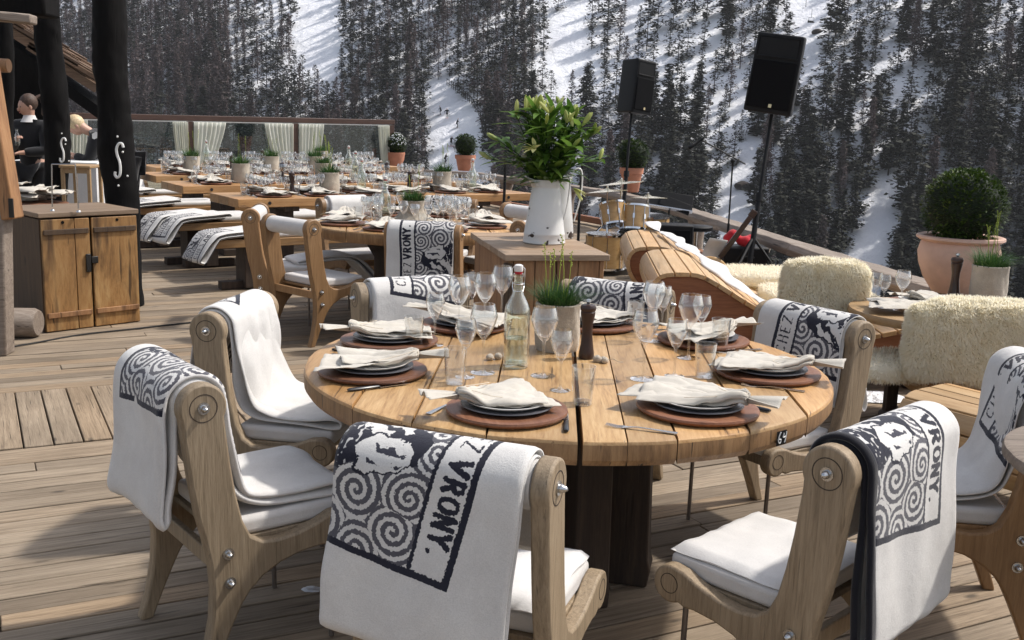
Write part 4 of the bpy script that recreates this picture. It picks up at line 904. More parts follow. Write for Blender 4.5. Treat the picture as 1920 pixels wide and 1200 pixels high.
# throw trailing off the seat of chair f3 / bench
me=blanket_mesh([(-.25,.47),(.0,.50),(.2,.49),(.32,.40),(.42,.25),(.43,.235),(.41,.24),(.30,.37),(.18,.465),(0,.475),(-.24,.455)],-.15,.15,None,.02,20,.01,31,step=.02)
o=bpy.data.objects.new('loose_blanket',me); COL.objects.link(o); o.location=(-1.45,8.05,0); o.rotation_euler=(0,0,R_(-60)); tag(o,'white throw trailing off a seat beside the far round table pedestal','blanket')
# ================================================================ left side: hut, posts, cabinet
def knobbly(name,pts,rad,label,cat,seed,mat=M_char,n=18,parent=None,flat=1):
    base=Vector((pts[0][0],pts[0][1],0)); m=MB(); P=spline([Vector(p)-base for p in pts],22); n=32; r0=[rad[0]]*len(P)
    m.tube(P,r0,n)
    for i,p in enumerate(m.v):
        k=min(len(P)-1,i//n); c=P[k]; d=Vector(p)-c; q=1+.26*MN.noise(Vector((p[0]*5+seed,p[1]*5,p[2]*2.2)))+.12*abs(MN.noise(Vector((p[0]*13+seed,p[1]*13,p[2]*6))))+.05*MN.noise(Vector((p[0]*40+seed,p[1]*40,p[2]*9))); m.v[i]=tuple(c+d*q)
    t=thing(name,label,cat,base); m.build('trunk',mat,t,smooth=True,weld=False); return t
def post(pix,Y,rp,label,seed):
    top=[atY(x,y,Y) for x,y in pix]; low=Vector((top[-1].x+.02,Y,0)); up=top[0]+Vector((0,0,.9))
    P=[low]+[Vector(p) for p in top[::-1]]+[up]; return knobbly('charred_post',[tuple(p) for p in P],[rp/2000*Y*1.02]*len(P),label,'post',seed)
p1=post([(203,0),(203,95),(212,180),(218,290),(225,372)],8.4,29,'thick charred black post with painted S scroll beside the cabinet',3)
p2=post([(86,0),(93,95),(104,200),(110,290),(106,370)],10.6,21,'charred black post with smaller S scroll partly hiding the waitress',9)
p3=post([(6,0),(10,60),(14,150),(8,260)],9.8,14,'dark charred post at the far left edge under the hut roof',5)
def scroll(t,Y,px,py,h,seed,name='painted_scroll'):
    m=MB(); t0=Vector(t.location); S=[(.25,.44),(.18,.56),(.02,.56),(-.10,.40),(-.06,.20),(.06,.0),(.10,-.22),(.07,-.42),(-.06,-.50),(-.17,-.42),(-.16,-.32)]
    def P(x,y):
        q=atY(px+x*h*.62,py-y*h,Y); return q-t0
    m.tube(spline([P(x,y) for x,y in S],4),h/2000*Y*.040,6)
    for x,y in ((.22,.30),(.46,-.45),(-.05,.78),(.0,-.75)): m.ball(P(x,y),h/2000*Y*.035,8,6)
    m.build(name,M_whiteflat,t,smooth=True)
scroll(p1,8.4-.145,222,303,60,1); scroll(p2,10.6-.135,117,283,42,2)
# hut with shingled roof
hut=thing('hut','dark timber hut with a shingled roof behind the posts at the left','hut',(-8,14,0))
h0=Vector((-8,14,0))
a=atY(-260,-135,13.2); b=atY(160,143,13.2); m=MB()
MB().add if False else None
def slab(a,b,y0,y1,th,name,mat,rows=1,jit=0,seed=1):
    r=random.Random(seed); m=MB(); d=(b-a); L=d.length; d.normalize(); nn=Vector((-d.z,0,d.x)); nn=nn if nn.z>0 else -nn
    for k in range(rows):
        s0,s1=k/rows*L,(k+1.25)/rows*L; nx=14
        for j in range(nx):
            ya=y0+(y1-y0)*j/nx; yb=y0+(y1-y0)*(j+1)/nx-.01; e=r.uniform(-jit,jit); lift=(rows-k)*0+r.uniform(0,jit*.25)
            p=[a+d*s0+Vector((0,ya-a.y,0))+nn*(lift),a+d*(s1+e)+Vector((0,ya-a.y,0))+nn*(lift+.03)]
            q=[x+Vector((0,yb-ya,0)) for x in p]; up=nn*th
            vs=[p[0],p[1],q[1],q[0],p[0]+up,p[1]+up,q[1]+up,q[0]+up]; m.add([v-h0 for v in vs],[(3,2,1,0),(4,5,6,7),(0,1,5,4),(1,2,6,5),(2,3,7,6),(3,0,4,7)],None,r.random())
    return m.build(name,mat,hut)
M_shingle=wood('old_shingles',(.06,.035,.022),(.17,.105,.065),(.28,.19,.125),axis=0,scale=6,stretch=12,rough=.8,crack=.7,attr=True,knots=False,bm=.6)
slab(a,b,13.2,13.7,.05,'shingle_roof',M_shingle,9,.12)
slab(a+Vector((0,.05,-.14)),b+Vector((-.12,.05,-.10)),13.25,13.7,.10,'roof_boards',M_shingle,4,.05,4)
slab(a+Vector((0,.1,-.26)),b+Vector((-.35,.1,-.22)),13.3,13.7,.13,'eave_beam',M_char,1,0)
w0=atY(-400,300,14.2); w1=atY(108,300,14.2)
MB().add
m=MB(); vs=[]
tl=atY(-400,-150,14.2); 
for Y in (14.2,14.35): vs+=[Vector((w0.x,Y,-.05))-h0,Vector((w1.x,Y,-.05))-h0,Vector((w1.x,Y,atY(108,140,14.2).z))-h0,Vector((tl.x,Y,atY(-400,-190,14.2).z))-h0]
m.add(vs,[(0,1,2,3),(7,6,5,4),(0,4,5,1),(1,5,6,2),(2,6,7,3),(3,7,4,0)]); m.build('gable_wall',M_char,hut)
m=MB(); a_=atY(-60,0,12.9)

# near eave pieces and leaning brace
o=MB().box((0,0,0),(1.1,.16,.055),None,.3).build('roof_board',M_rail,None,bevel=.01); q=atY(-122,20,6.5); o.location=q; o.rotation_euler=(0,R_(3),R_(10)); tag(o,'grey board end jutting in at the top left corner of the photo','board')
o=MB().box((0,0,0),(1.0,.25,.16)).build('roof_beam',M_char,None,bevel=.02); o.location=atY(-45,5,7.2); tag(o,'black beam above the board at the top left corner','beam')
o=MB().lathe([(.0,-.5),(.055,-.5),(.06,0),(.05,.30),(0,.30)],18,Matrix.Rotation(math.pi/2,4,'Y')).build('beam_end',M_box,None,smooth=True); o.location=atY(-58,121,8.2); tag(o,'rounded pale beam end poking in at the left edge','beam')
brace=thing('leaning_brace','leaning squared timber brace at the left edge in front of the cabinet','brace',(atY(25,405,6.6).x,6.6,0))
b0=Vector(brace.location); MB().bar(atY(-28,90,6.6)-b0,atY(24,410,6.6)-b0,.085,.14,None,(0,1,0)).build('timber',M_box,brace,bevel=.01)
MB().bar(atY(0,380,6.6)-b0,Vector((-.12,.0,0)),.10,.13,None,(0,1,0)).build('timber_foot',M_rail,brace,bevel=.012)
MB().bar(atY(20,372,6.5)-b0,atY(22,408,6.5)-b0,.03,.012,None,(0,1,0)).build('iron_bracket',M_iron,brace,bevel=.003)
lg=thing('log','short round log lying by the cabinet with a little snow on it','log',(*at(20,634,0).xy,0)); a=Vector((-.62,-.05,.10)); b=Vector((.17,.06,.10))
MB().tube([a,a.lerp(b,.5),b-Vector((.03,0,0)),b],[.10,.104,.10,.085],20).build('log_body',M_rail,lg,smooth=True)
mm=MB(); mm.ball((-.06,.01,.197),.05,14,8,(1.4,.8,.32)); mm.build('snow_cap',M_snow,lg,smooth=True)
# cabinet
BL=at(85,625,0); BR=at(264,603,0); u=(BR-BL); cw=u.length; ca=math.atan2(u.y,u.x); cd=.62; ch=.835
cm=(BL+BR)/2+Vector((-math.sin(ca),math.cos(ca),0))*cd/2
cab=thing('cabinet','old pine cabinet with two plank doors, dark battens and a black latch','cabinet',(cm.x,cm.y,0),ca)
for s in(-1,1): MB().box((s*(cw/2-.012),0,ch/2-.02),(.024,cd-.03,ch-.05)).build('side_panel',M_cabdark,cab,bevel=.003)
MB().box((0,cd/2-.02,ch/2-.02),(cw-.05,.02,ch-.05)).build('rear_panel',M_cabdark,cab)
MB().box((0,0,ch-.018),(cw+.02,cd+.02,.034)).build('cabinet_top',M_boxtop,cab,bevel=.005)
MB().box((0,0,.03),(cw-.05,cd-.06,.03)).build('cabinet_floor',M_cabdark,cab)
for s in(-1,1):
    d=MB(); x0=s*(cw/4); wv=cw/2-.012
    split=[-.5,.18,.5] if s<0 else [-.5,.5]
    for i in range(len(split)-1): d.box((x0+wv*(split[i]+split[i+1])/2,-cd/2+.002,ch/2-.02),(wv*(split[i+1]-split[i])-.004,.022,ch-.055))
    D=d.build('door',M_cab,cab,bevel=.004)
    for zz in (.70,.12): MB().box((x0,-cd/2-.016,zz),(wv*.93,.014,.036)).build('batten',M_cabdark if zz>.5 else M_box,D,bevel=.003)
    MB().lathe([(0,0),(.011,0),(.011,.002),(0,.002)],12,Matrix.Translation((x0+.02*s,-cd/2-.0095,.765))@Matrix.Rotation(math.pi/2,4,'X')).build('knot_hole',M_char,D)
MB().box((-.03,-cd/2-.018,.47),(.035,.014,.13)).build('latch',M_iron,cab,bevel=.005); MB().box((.015,-cd/2-.019,.49),(.05,.014,.05)).build('latch',M_iron,cab,bevel=.005)
# dark stains on the doors are in their wood material
# wire stand on cabinet
ws=thing('wire_stand','thin metal wire frame standing on the cabinet top','stand',(*at(125,396,ch).xy,ch)); w0=Vector(ws.location); m=MB()
Yw=w0.y; A_=[atY(98,388,Yw),atY(97,308,Yw),atY(141,308,Yw-.02),atY(147,391,Yw-.02)]
for p,q in zip(A_,A_[1:]): m.tube([p-w0,q-w0],.0045,6)
for q in (A_[0],A_[3]): m.lathe([(0,-.002),(.016,-.002),(.014,.006),(.005,.012),(0,.012)],10,Matrix.Translation(Vector((q.x,q.y,ch))-w0))
m.build('wire_frame',M_steel,ws,smooth=True)
# high wooden side table with four legs behind cabinet
sd=thing('side_table','small high pale wooden side table behind the black posts','side table',(*atY(156,380,10.4).xy,0)); tz=atY(156,309,10.4).z
MB().box((0,0,tz-.012),(.30,.34,.024)).build('tabletop',M_slat,sd,bevel=.004)
for sx in(-1,1):
    for sy in(-1,1): MB().box((sx*.125,sy*.14,tz/2-.014),(.032,.032,tz-.03)).build('leg',M_slat,sd,bevel=.003)
MB().box((0,-.14,tz-.05),(.24,.018,.05)).build('apron',M_slat,sd)
# service table with pile of napkins
st=thing('service_table','low service table holding a pile of linen behind the cabinet','table',(*at(75,392,.70).xy,0))
MB().box((0,0,.68),(.9,.6,.03)).build('tabletop',M_box,st,bevel=.004)
for sx in(-1,1):
    for sy in(-1,1): MB().box((sx*.40,sy*.25,.332),(.05,.05,.664)).build('leg',M_dark,st)
s0=Vector(st.location)
for k in range(3): put(P_charger,s0+Vector((.05,-.05,.696+k*.021)),k,f'wooden board in the stack under the linen pile, {["bottom","middle","top"][k]} one','serving board','stacked boards behind the cabinet',1.15)
for k in range(9):
    rr=random.Random(k); put(NAPL[k%3],s0+Vector((-.25+rr.uniform(-.08,.34),rr.uniform(-.15,.08),.76+.013*k)),rr.uniform(-.5,.5) if k%2 else rr.uniform(2.7,3.6),'crumpled grey linen napkin in the pile behind the cabinet','napkin','pile of napkins behind the cabinet',1.15)
# cable on the deck
cb=[at(x,y,.006) for x,y in ((-60,664),(60,644),(150,628),(250,617),(320,609),(400,601),(480,598))]
o=MB().tube(spline([Vector((p.x,p.y,.007)) for p in cb],6),.006,6).build('cable',M_blackplastic,None,smooth=True); tag(o,'thin black cable running across the deck in front of the cabinet','cable')
# ================================================================ glass windbreak with curtains
fa=atY(95,300,16.2); fb=Vector((*atY(733,300,20.0).xy,0)); fa.z=0; fd=(fb-fa); FL_=fd.length; fang=math.atan2(fd.y,fd.x)
fence=thing('glass_windbreak','brown framed glass windbreak with white curtains at the far end','windbreak',fa,fang)
def f_at(px):  # distance along fence for pixel column
    lo,hi=0,FL_
    for _ in range(40):
        mid=(lo+hi)/2; p=fa+fd.normalized()*mid
        if proj(p.x,p.y,1.0)[0]<px: lo=mid
        else: hi=mid
    return lo
HF=1.40; M_brown=wood('dark_brown_frame',(.03,.014,.009),(.065,.03,.02),(.10,.05,.035),axis=0,scale=4,stretch=10,rough=.6,knots=False)
MB().box((FL_/2,0,HF-.04),(FL_+.1,.10,.09)).build('top_beam',M_brown,fence,bevel=.008)
MB().box((FL_/2,0,.06),(FL_,.08,.10)).build('bottom_beam',M_brown,fence,bevel=.008)
MB().box((FL_/2,-.03,HF-.095),(FL_,.02,.018)).build('curtain_rail',M_whiteflat,fence)
PX=[f_at(x) for x in (112,355,552,732)]
for x in PX: MB().box((x,0,(HF-.09)/2),(.11,.09,HF-.09)).build('post',M_brown,fence,bevel=.006)
for x0,x1 in zip(PX,PX[1:]): MB().box(((x0+x1)/2,.01,(HF-.09)/2+.05),(x1-x0-.11,.008,HF-.20)).build('glass_pane',M_pane,fence)
def curtain(xa,xb,xc,xd,tie=.25):
    """top from xa to xb, foot from xc to xd (pixel columns)"""
    a,b,c,d=[f_at(x) for x in (xa,xb,xc,xd)]; m=MB(); nx,nz=48,16; vs=[]
    for j in range(nz+1):
        v=j/nz; z=HF-.10-(HF-.16)*v; k=min(1,v/.9)**1.35
        l=a+(c-a)*k; r=b+(d-b)*k
        for i in range(nx+1):
            u=i/nx; vs.append((l+(r-l)*u,-.07+.018*math.sin(u*2*math.pi*7+v*1.2)+.008*math.sin(u*31+v*3),z))
    W_=nx+1; m.add(vs,[(j*W_+i,j*W_+i+1,(j+1)*W_+i+1,(j+1)*W_+i) for j in range(nz) for i in range(nx)])
    o=m.build('curtain',M_curtain,fence,smooth=True); so=o.modifiers.new('cloth thickness','SOLIDIFY'); so.thickness=.004
for q in ((118,163,118,150),(322,350,337,350),(362,421,359,372),(494,547,532,547),(558,604,559,586),(706,726,719,727)): curtain(*q)
# ================================================================ pots with box balls on the rail
def box_ball(label,base,rpot,hpot,rball,kind,seed,leaves=2600,specks=False):
    r=random.Random(seed); t=thing('potted_box_ball',label,'potted shrub',base,0,'clipped box balls in terracotta pots on the railing')
    if kind=='classic': prof=[(0,0),(rpot*.66,0),(rpot*.70,.01),(rpot*.90,hpot*.74),(rpot*1.0,hpot*.75),(rpot*1.03,hpot*.98),(rpot*1.0,hpot),(rpot*.9,hpot),(rpot*.86,hpot*.9),(0,hpot*.9)]
    elif kind=='bowl': prof=[(0,0),(rpot*.55,0),(rpot*.75,hpot*.18),(rpot*.95,hpot*.5),(rpot*.98,hpot*.78),(rpot*1.03,hpot*.86),(rpot*1.03,hpot),(rpot*.95,hpot),(rpot*.88,hpot*.9),(0,hpot*.9)]
    else: prof=[(0,0),(rpot*.56,0),(rpot*.60,.015),(rpot*.80,hpot*.25),(rpot*.94,hpot*.50),(rpot*.985,hpot*.70),(rpot*.93,hpot*.85),(rpot*.90,hpot*.89),(rpot*.97,hpot*.905),(rpot*1.05,hpot*.945),(rpot*1.04,hpot*.985),(rpot*.97,hpot),(rpot*.88,hpot*.97),(rpot*.86,hpot*.9),(0,hpot*.88)]
    MB().lathe(prof,48).build('terracotta_pot',M_terrapale if kind=='belly' else M_terra,t,smooth=True)
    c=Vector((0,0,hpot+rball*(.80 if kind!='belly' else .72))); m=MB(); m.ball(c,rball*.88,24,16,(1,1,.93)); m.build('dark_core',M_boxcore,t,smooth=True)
    m=MB(); ls=rball*.055 if kind=='belly' else rball*.085
    for k in range(leaves):
        z=r.uniform(-1,1); a=r.uniform(0,6.283); d=Vector((math.sqrt(1-z*z)*math.cos(a),math.sqrt(1-z*z)*math.sin(a),z*.93)); q=rball*(1+.035*MN.noise(d*4+Vector((seed,0,0)))+r.uniform(-.13,.05)); p=c+d*q
        d2=(d+Vector((r.uniform(-1,1),r.uniform(-1,1),r.uniform(-.6,1)))*.8).normalized(); x,y,_=basis(d2); w=ls*r.uniform(.5,.8); L=ls*r.uniform(1.2,2)
        m.add([p-x*w*.5,p+d2*L*.5-x*w,p+d2*L,p+d2*L*.5+x*w],[(0,1,2,3)],None,min(.99,max(.01,.45+.35*MN.noise(d*5)+r.gauss(0,.2))))
    m.build('leaves',M_boxw,t,weld=False)
    if specks:
        m=MB()
        for k in range(130):
            z=r.uniform(-.1,1); a=r.uniform(-1.4,1.2)-.6; d=Vector((math.sqrt(1-z*z)*math.cos(a),math.sqrt(1-z*z)*math.sin(a),z)); p=c+d*rball*1.03; x,y,_=basis(d); w=.007; m.add([p-x*w-y*w,p+x*w-y*w,p+x*w+y*w,p-x*w+y*w],[(0,1,2,3)])
        m.build('snow_specks',M_snow,t,weld=False)  # small white flecks on the ball are specks of snow
    return t
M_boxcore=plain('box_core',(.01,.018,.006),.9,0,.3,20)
q=at(741,308,.55); q=Vector((-2.30,20.3,.55))
q.x=atY(741,308,20.0).x; box_ball('dark box ball with snow specks in a bowl pot beside the windbreak end',(q.x,20.0,.555),.175,.26,.20,'bowl',3,1500,True)
q=at(872,320,.55); box_ball('clipped box ball in a terracotta pot on the far railing before the ski run',(q.x,q.y,.55),.185,.28,.21,'classic',4,1700)
q=Vector((1.62,15.15,.55)); box_ball('clipped box ball in terracotta behind the cymbals and the black pole',(q.x,q.y,.55),.165,.34,.225,'classic',5,1900)
q=at(1790,547,.55); box_ball('large clipped box ball in a pale wide terracotta pot at the right',(q.x,q.y,.55),.255,.365,.25,'belly',6,5200)
# ================================================================ slatted loungers
def slat_path(P,w,gap):
    """split a (x,z) profile into slats"""
    Q=[Vector((a,b,0)) for a,b in P]; Q=spline(Q,8); S=[0]
    for i in range(1,len(Q)): S.append(S[-1]+(Q[i]-Q[i-1]).length)
    def pt(s):
        for i in range(1,len(Q)):
            if S[i]>=s: t=(s-S[i-1])/max(1e-6,S[i]-S[i-1]); return Q[i-1].lerp(Q[i],t)
        return Q[-1]
    n=int(S[-1]/w); return [(pt(k*S[-1]/n+gap/2),pt((k+.5)*S[-1]/n),pt((k+1)*S[-1]/n-gap/2)) for k in range(n)]
def lounger(label,loc,rz,P,L,cat='lounger',w=.095,th=.028,group=None,zb=.06):
    t=thing('slatted_lounger',label,cat,loc,rz,group); r=random.Random(len(label)); m=MB()
    for a,b,c in slat_path(P,w,.010):
        vs=[];
        for y in (-L/2,L/2):
            for p,q in ((a,b),(b,c)):
                pass
            d=(c-a).normalized(); n=Vector((-d.y,d.x,0)); 
            for p,o in ((a,0),(b,0),(c,0),(c,1),(b,1),(a,1)): 
                z=p-n*th*o; vs.append((z.x,y,z.y))
        m.add(vs,[(0,1,2,3,4,5),(11,10,9,8,7,6)]+[(k,(k+1)%6,(k+1)%6+6,k+6)[::-1] for k in range(6)],None,r.random())
    m.build('slats',M_slat,t,bevel=.003)
    Q=[v for v in spline([Vector((a,b,0)) for a,b in P],6)]
    ins=[]
    for i,v in enumerate(Q):
        d=(Q[min(i+1,len(Q)-1)]-Q[max(i-1,0)]).normalized(); n=Vector((-d.y,d.x,0)); p=v-n*(th+.002); ins.append((p.x,max(zb,p.y)))
    x1=max(p[0] for p in ins); x0=min(p[0] for p in ins)
    for s in(-1,1):
        top=ins; low=[(top[-1][0],max(zb,top[-1][1]-.16))]+[(x0+(x1-x0)*k/6,zb if k<4 else max(zb,.10)) for k in (5,4,3,2)]+[(top[0][0]+(.22 if top[0][1]>.3 else 0),zb)]
        pl=top+low; n=len(pl); y=s*(L/2-.03); vs=[(p[0],y-.014,p[1]) for p in pl]+[(p[0],y+.014,p[1]) for p in pl]
        mm=MB(); mm.add(vs,[tuple(range(n)),tuple(range(2*n-1,n-1,-1))]+[(i,(i+1)%n,(i+1)%n+n,i+n)[::-1] for i in range(n)]); mm.build('side_panel',M_red,t)
    for xx in (x0+.12,x1-.2):
        for s in(-1,1): MB().box((xx,s*(L/2-.1),zb/2),(.06,.06,zb)).build('foot',M_dark,t)
    return t
PR=[(.07,.40),(.025,.47),(.005,.55),(.02,.62),(.07,.665),(.17,.68),(.30,.675),(.42,.62),(.62,.505),(.84,.40),(1.10,.32),(1.35,.34),(1.58,.39),(1.75,.37),(1.85,.28)]
lounger('wave shaped slatted wooden lounger nearest the chest, its red side panel facing the viewer',(.86,6.98,0),R_(-3),PR,1.14,group='slatted double loungers')
lounger('wave shaped slatted wooden lounger behind the nearest one, beside the drum kit',(.84,8.25,0),R_(-3),PR,1.14,group='slatted double loungers')
def towel(label,pts,w,seed):
    r=random.Random(seed); P=spline([Vector(p) for p in pts],8); m=MB(); vs=[]; n=14
    for i,p in enumerate(P):
        d=(P[min(i+1,len(P)-1)]-P[max(i-1,0)]).normalized(); s=d.cross(Vector((0,0,1))).normalized(); ww=w*(.5+.6*MN.noise(Vector((i*.17,seed,1)))+.12*math.sin(i*.5))
        if i==0 or i==len(P)-1: ww*=.25
        for k in range(n):
            a=2*math.pi*k/n; q=1+.35*MN.noise(Vector((math.cos(a)*1.6,math.sin(a)*1.6,i*.28+seed)))
            vs.append(p+s*math.cos(a)*ww*q+Vector((0,0,1))*(math.sin(a)*.5+.40)*ww*.38*q+Vector((0,0,.012*MN.noise(Vector((i*.5,k*.9,seed))))))
    m.add(vs,[(i*n+k,i*n+(k+1)%n,(i+1)*n+(k+1)%n,(i+1)*n+k) for i in range(len(P)-1) for k in range(n)]+[tuple(range(n)),tuple((len(P)-1)*n+k for k in range(n))])
    o=m.build('crumpled_towel',M_white,None,smooth=True); o.data.set_sharp_from_angle(angle=R_(180)); so=o.modifiers.new('sub','SUBSURF'); so.levels=1; so.render_levels=1; tag(o,label,'towel','white towels on the loungers')
towel('long white towel trailing down the near slatted lounger',[(1.20,7.70,.70),(1.26,7.3,.68),(1.34,6.95,.62),(1.46,6.6,.54),(1.62,6.2,.46),(1.70,6.0,.40)],.105,3)
towel('white towel bunched across the top of the lounger beside the drums',[(1.14,8.95,.73),(1.16,8.6,.70),(1.20,8.2,.70),(1.24,7.85,.68),(1.28,7.55,.66)],.085,7)
# rounded slatted bench end at the right
q1=at(1672,735,.42); q2=at(1850,800,.38); d=Vector((q2.x-q1.x,q2.y-q1.y,0)); rz=math.atan2(d.y,d.x)
lounger('low slatted bench block with rounded edge at the right behind the throw',(q1.x+.60*math.cos(rz)-.25*math.sin(rz),q1.y+.60*math.sin(rz)+.25*math.cos(rz),0),rz-math.pi/2+math.pi,[(-.30,.12),(-.33,.22),(-.31,.33),(-.26,.395),(-.17,.42),(.0,.42),(.2,.42),(.32,.40),(.36,.33),(.36,.2)][::1] if False else [(-.20,.12),(-.24,.20),(-.245,.29),(-.22,.37),(-.15,.415),(.0,.42),(.12,.42),(.19,.40),(.22,.33),(.22,.2)],1.15,'bench')
# ================================================================ sheepskins
def sheepskin(label,parts,seed,tufts=9000,L=.024,group='sheepskins on the lounge seats'):
    """parts: list of (centre, half sizes, rz, rx) rounded slabs merged into one fleece"""
    r=random.Random(seed); t=thing('sheepskin',label,'sheepskin',parts[0][0],0,group); c0=Vector(parts[0][0]); base=MB(); fur=MB()
    tot=sum(p[1][0]*p[1][2]+p[1][0]*p[1][1] for p in parts)
    for ci,(c,h,rz,rx) in enumerate(parts):
        M=Matrix.Translation(Vector(c)-c0)@Matrix.Rotation(rz,4,'Z')@Matrix.Rotation(rx,4,'X')
        def P(a,b):
            ca,sa,cb,sb=math.cos(a),math.sin(a),math.cos(b),math.sin(b); f=lambda v,e: math.copysign(abs(v)**e,v)
            p=Vector((h[0]*f(ca,.45)*f(cb,.45),h[1]*f(sa,.6)*f(cb,.45),h[2]*f(sb,.5))); q=1+.13*MN.noise(p*5+Vector((seed,ci,0)))+.04*MN.noise(p*14); return p*q
        nu,nv=40,22; vs=[P(2*math.pi*i/nu,-math.pi/2+math.pi*j/nv) for j in range(nv+1) for i in range(nu)]
        base.add(vs,[(j*nu+i,j*nu+(i+1)%nu,(j+1)*nu+(i+1)%nu,(j+1)*nu+i) for j in range(nv) for i in range(nu)],M,.55)
        V=[Vector(v) for v in vs]; F=[(j*nu+i,j*nu+(i+1)%nu,(j+1)*nu+(i+1)%nu,(j+1)*nu+i) for j in range(nv) for i in range(nu)]
        A=[((V[f[2]]-V[f[0]]).cross(V[f[3]]-V[f[1]])).length for f in F]; S_=sum(A); N_=tufts*(h[0]*h[2]+h[0]*h[1])/tot
        for f,a_ in zip(F,A):
            e=N_*a_/S_; cnt=int(e)+(r.random()<e-int(e))
            n=((V[f[2]]-V[f[0]]).cross(V[f[3]]-V[f[1]]))
            if n.length<1e-12: continue
            n.normalize()
            if n.dot(V[f[0]])<0: n=-n
            for _ in range(cnt):
                u,w_=r.random(),r.random(); p=V[f[0]].lerp(V[f[1]],u).lerp(V[f[3]].lerp(V[f[2]],u),w_)
                cl=Vector((MN.noise(p*26),MN.noise(p*26+Vector((9,0,0))),MN.noise(p*26+Vector((0,9,0)))))
                d=(n*.8+cl*.45+Vector((0,0,-.35))+Vector((r.uniform(-1,1),r.uniform(-1,1),r.uniform(-1,.6)))*.42).normalized(); x,y,_q=basis(d); l=L*r.uniform(.5,1.1); w=l*.10
                cv=MN.noise(p*26+Vector((seed,0,0))); fur.add([M@(p-x*w),M@(p+x*w),M@(p+d*l*.6+x*w*.8),M@(p+d*l),M@(p+d*l*.6-x*w*.8)],[(0,1,2,3,4)],None,min(.99,max(.01,.6+cv*.35+r.gauss(0,.10))))
    base.build('hide',M_fur,t,smooth=True); fur.build('fleece',M_fur,t,weld=False)
    return t
def Yz(px,py,Y): return atY(px,py,Y)
a=Yz(1462,560,6.0); b=Yz(1622,560,6.0); top=Yz(1540,492,6.0).z; bot=Yz(1540,600,6.0).z
skc=Vector(((a.x+b.x)/2,6.0,(top+bot)/2-.03))
sheepskin('cream sheepskin draped over a seat back in front of the railing, centre right',[(skc,((b.x-a.x)/2,.085,(top-bot)/2+.05),R_(-4),R_(6))],1,34000)
sheepskin('sheepskin lying on the foot of the lounger behind the seat back',[((2.05,7.05,.44),(.36,.34,.055),0,0)],2,12000)
sheepskin('sheepskin on the far lounger beside the microphone stand',[((1.95,8.15,.42),(.40,.30,.05),0,0)],3,9000)
a=Yz(1722,640,5.2); b=Yz(1950,640,5.2); top=Yz(1800,563,5.2).z; bot=Yz(1800,715,5.2).z
sk2=Vector(((a.x+b.x)/2,5.2,(top+bot)/2)); 
sheepskin('large cream sheepskin draped over a seat back at the right edge',[(sk2,((b.x-a.x)/2+.05,.10,(top-bot)/2),R_(-3),R_(8))],4,60000,.024)
sheepskin('sheepskin on the seat under the small round lounge table',[((2.05,5.45,.36),(.26,.22,.05),R_(10),0)],5,6000)
# seats that carry the skins
def lounge_seat(label,c,w,rz,hb):
    t=thing('lounge_chair',label,'chair',(c[0],c[1],0),rz,'low lounge seats')
    MB().box((0,-.30,.30),(w,.62,.10)).build('seat',M_slat,t,bevel=.01); MB().box((0,0.0,(hb+.1)/2+.05),(w*.92,.05,hb-.1)).build('backrest',M_box,t,bevel=.01)
    for sx in(-1,1):
        for sy in(0,1): MB().box((sx*(w/2-.05),-.55*sy-.0,.125),(.06,.06,.25)).build('leg',M_dark,t)
lounge_seat('wooden lounge seat under the centre right sheepskin, facing the small table',(skc.x,6.0),.48,R_(180),skc.z+.12)
lounge_seat('wooden lounge seat under the large sheepskin at the right edge',(sk2.x+.05,5.2),.62,R_(0+180),sk2.z+.12)
# ================================================================ small right tables
lt=thing('lounge_table','small round pale wooden table between the two sheepskin seats','table',(2.27,5.62,0))
tz=.62; tq=at(1598,577,tz); lt.location.x=tq.x+.42; lt.location.y=tq.y-.02; c=Vector((lt.location.x,lt.location.y,tz+.001))
MB().lathe([(0,tz-.045),(.42,tz-.045),(.43,tz-.035),(.43,tz-.006),(.425,tz),(0,tz)],40).build('tabletop',M_slat,lt,smooth=True); MB().lathe([(.22,0),(.22,.03),(.05,.06),(.045,tz-.046),(0,tz-.046)],16).build('column',M_dark,lt,smooth=True)
LTW='the small lounge table'
for k,(px,py) in enumerate(((1725,572),(1765,590))):
    p=at(px,py,tz+.001); put(P_charger,p,k,f'dark wooden board at the {("left","right")[k]} place of {LTW}','serving board','boards on the lounge table'); put(P_plate,p+Vector((0,0,.02)),0,f'pale plate at the {("left","right")[k]} place of {LTW}','plate','plates on the lounge table'); put_nap(NAP[k],p+Vector((-.05,0,.03)),R_(20+150*k),f'tied linen napkin at the {("left","right")[k]} place of {LTW}','napkins on the lounge table')
for k,(px,py,P) in enumerate(((1655,577,P_wines),(1688,582,P_wine),(1640,572,P_wines))): put(P,at(px,py,tz+.001),0,f'{("smaller","larger","hindmost")[k]} wine glass at the left of {LTW}','wine glass','wine glasses on the lounge table')
mill('dark pepper mill on the small lounge table before the big terracotta pot',at(1787,560,tz+.001),1.25)
grass_pot('grass in pale cloth wrap on the lounge table at the right edge',at(1850,566,tz+.001),1.25,33,700,None,.165,5)
rt=thing('round_side_table','small grey weathered round table cut off by the right edge','table',(1.74,2.62,0)); 
rt.location=(at(1888,845,.76).x+.40,at(1888,845,.76).y-.06,0)
m=MB(); 
TCX=0; round_top_save=M_table
M_table,M_tb=M_rail,M_table; _e=M_tableedge; M_tableedge=M_rail
round_top(rt,.40,[-.40,-.22,-.05,.12,.28,.40],[0,.003,.003,.003,.003,0],.76,.04,9)
M_table=M_tb; M_tableedge=_e
MB().lathe([(.2,0),(.2,.03),(.05,.06),(.045,.716),(0,.716)],16).build('column',M_dark,rt,smooth=True)
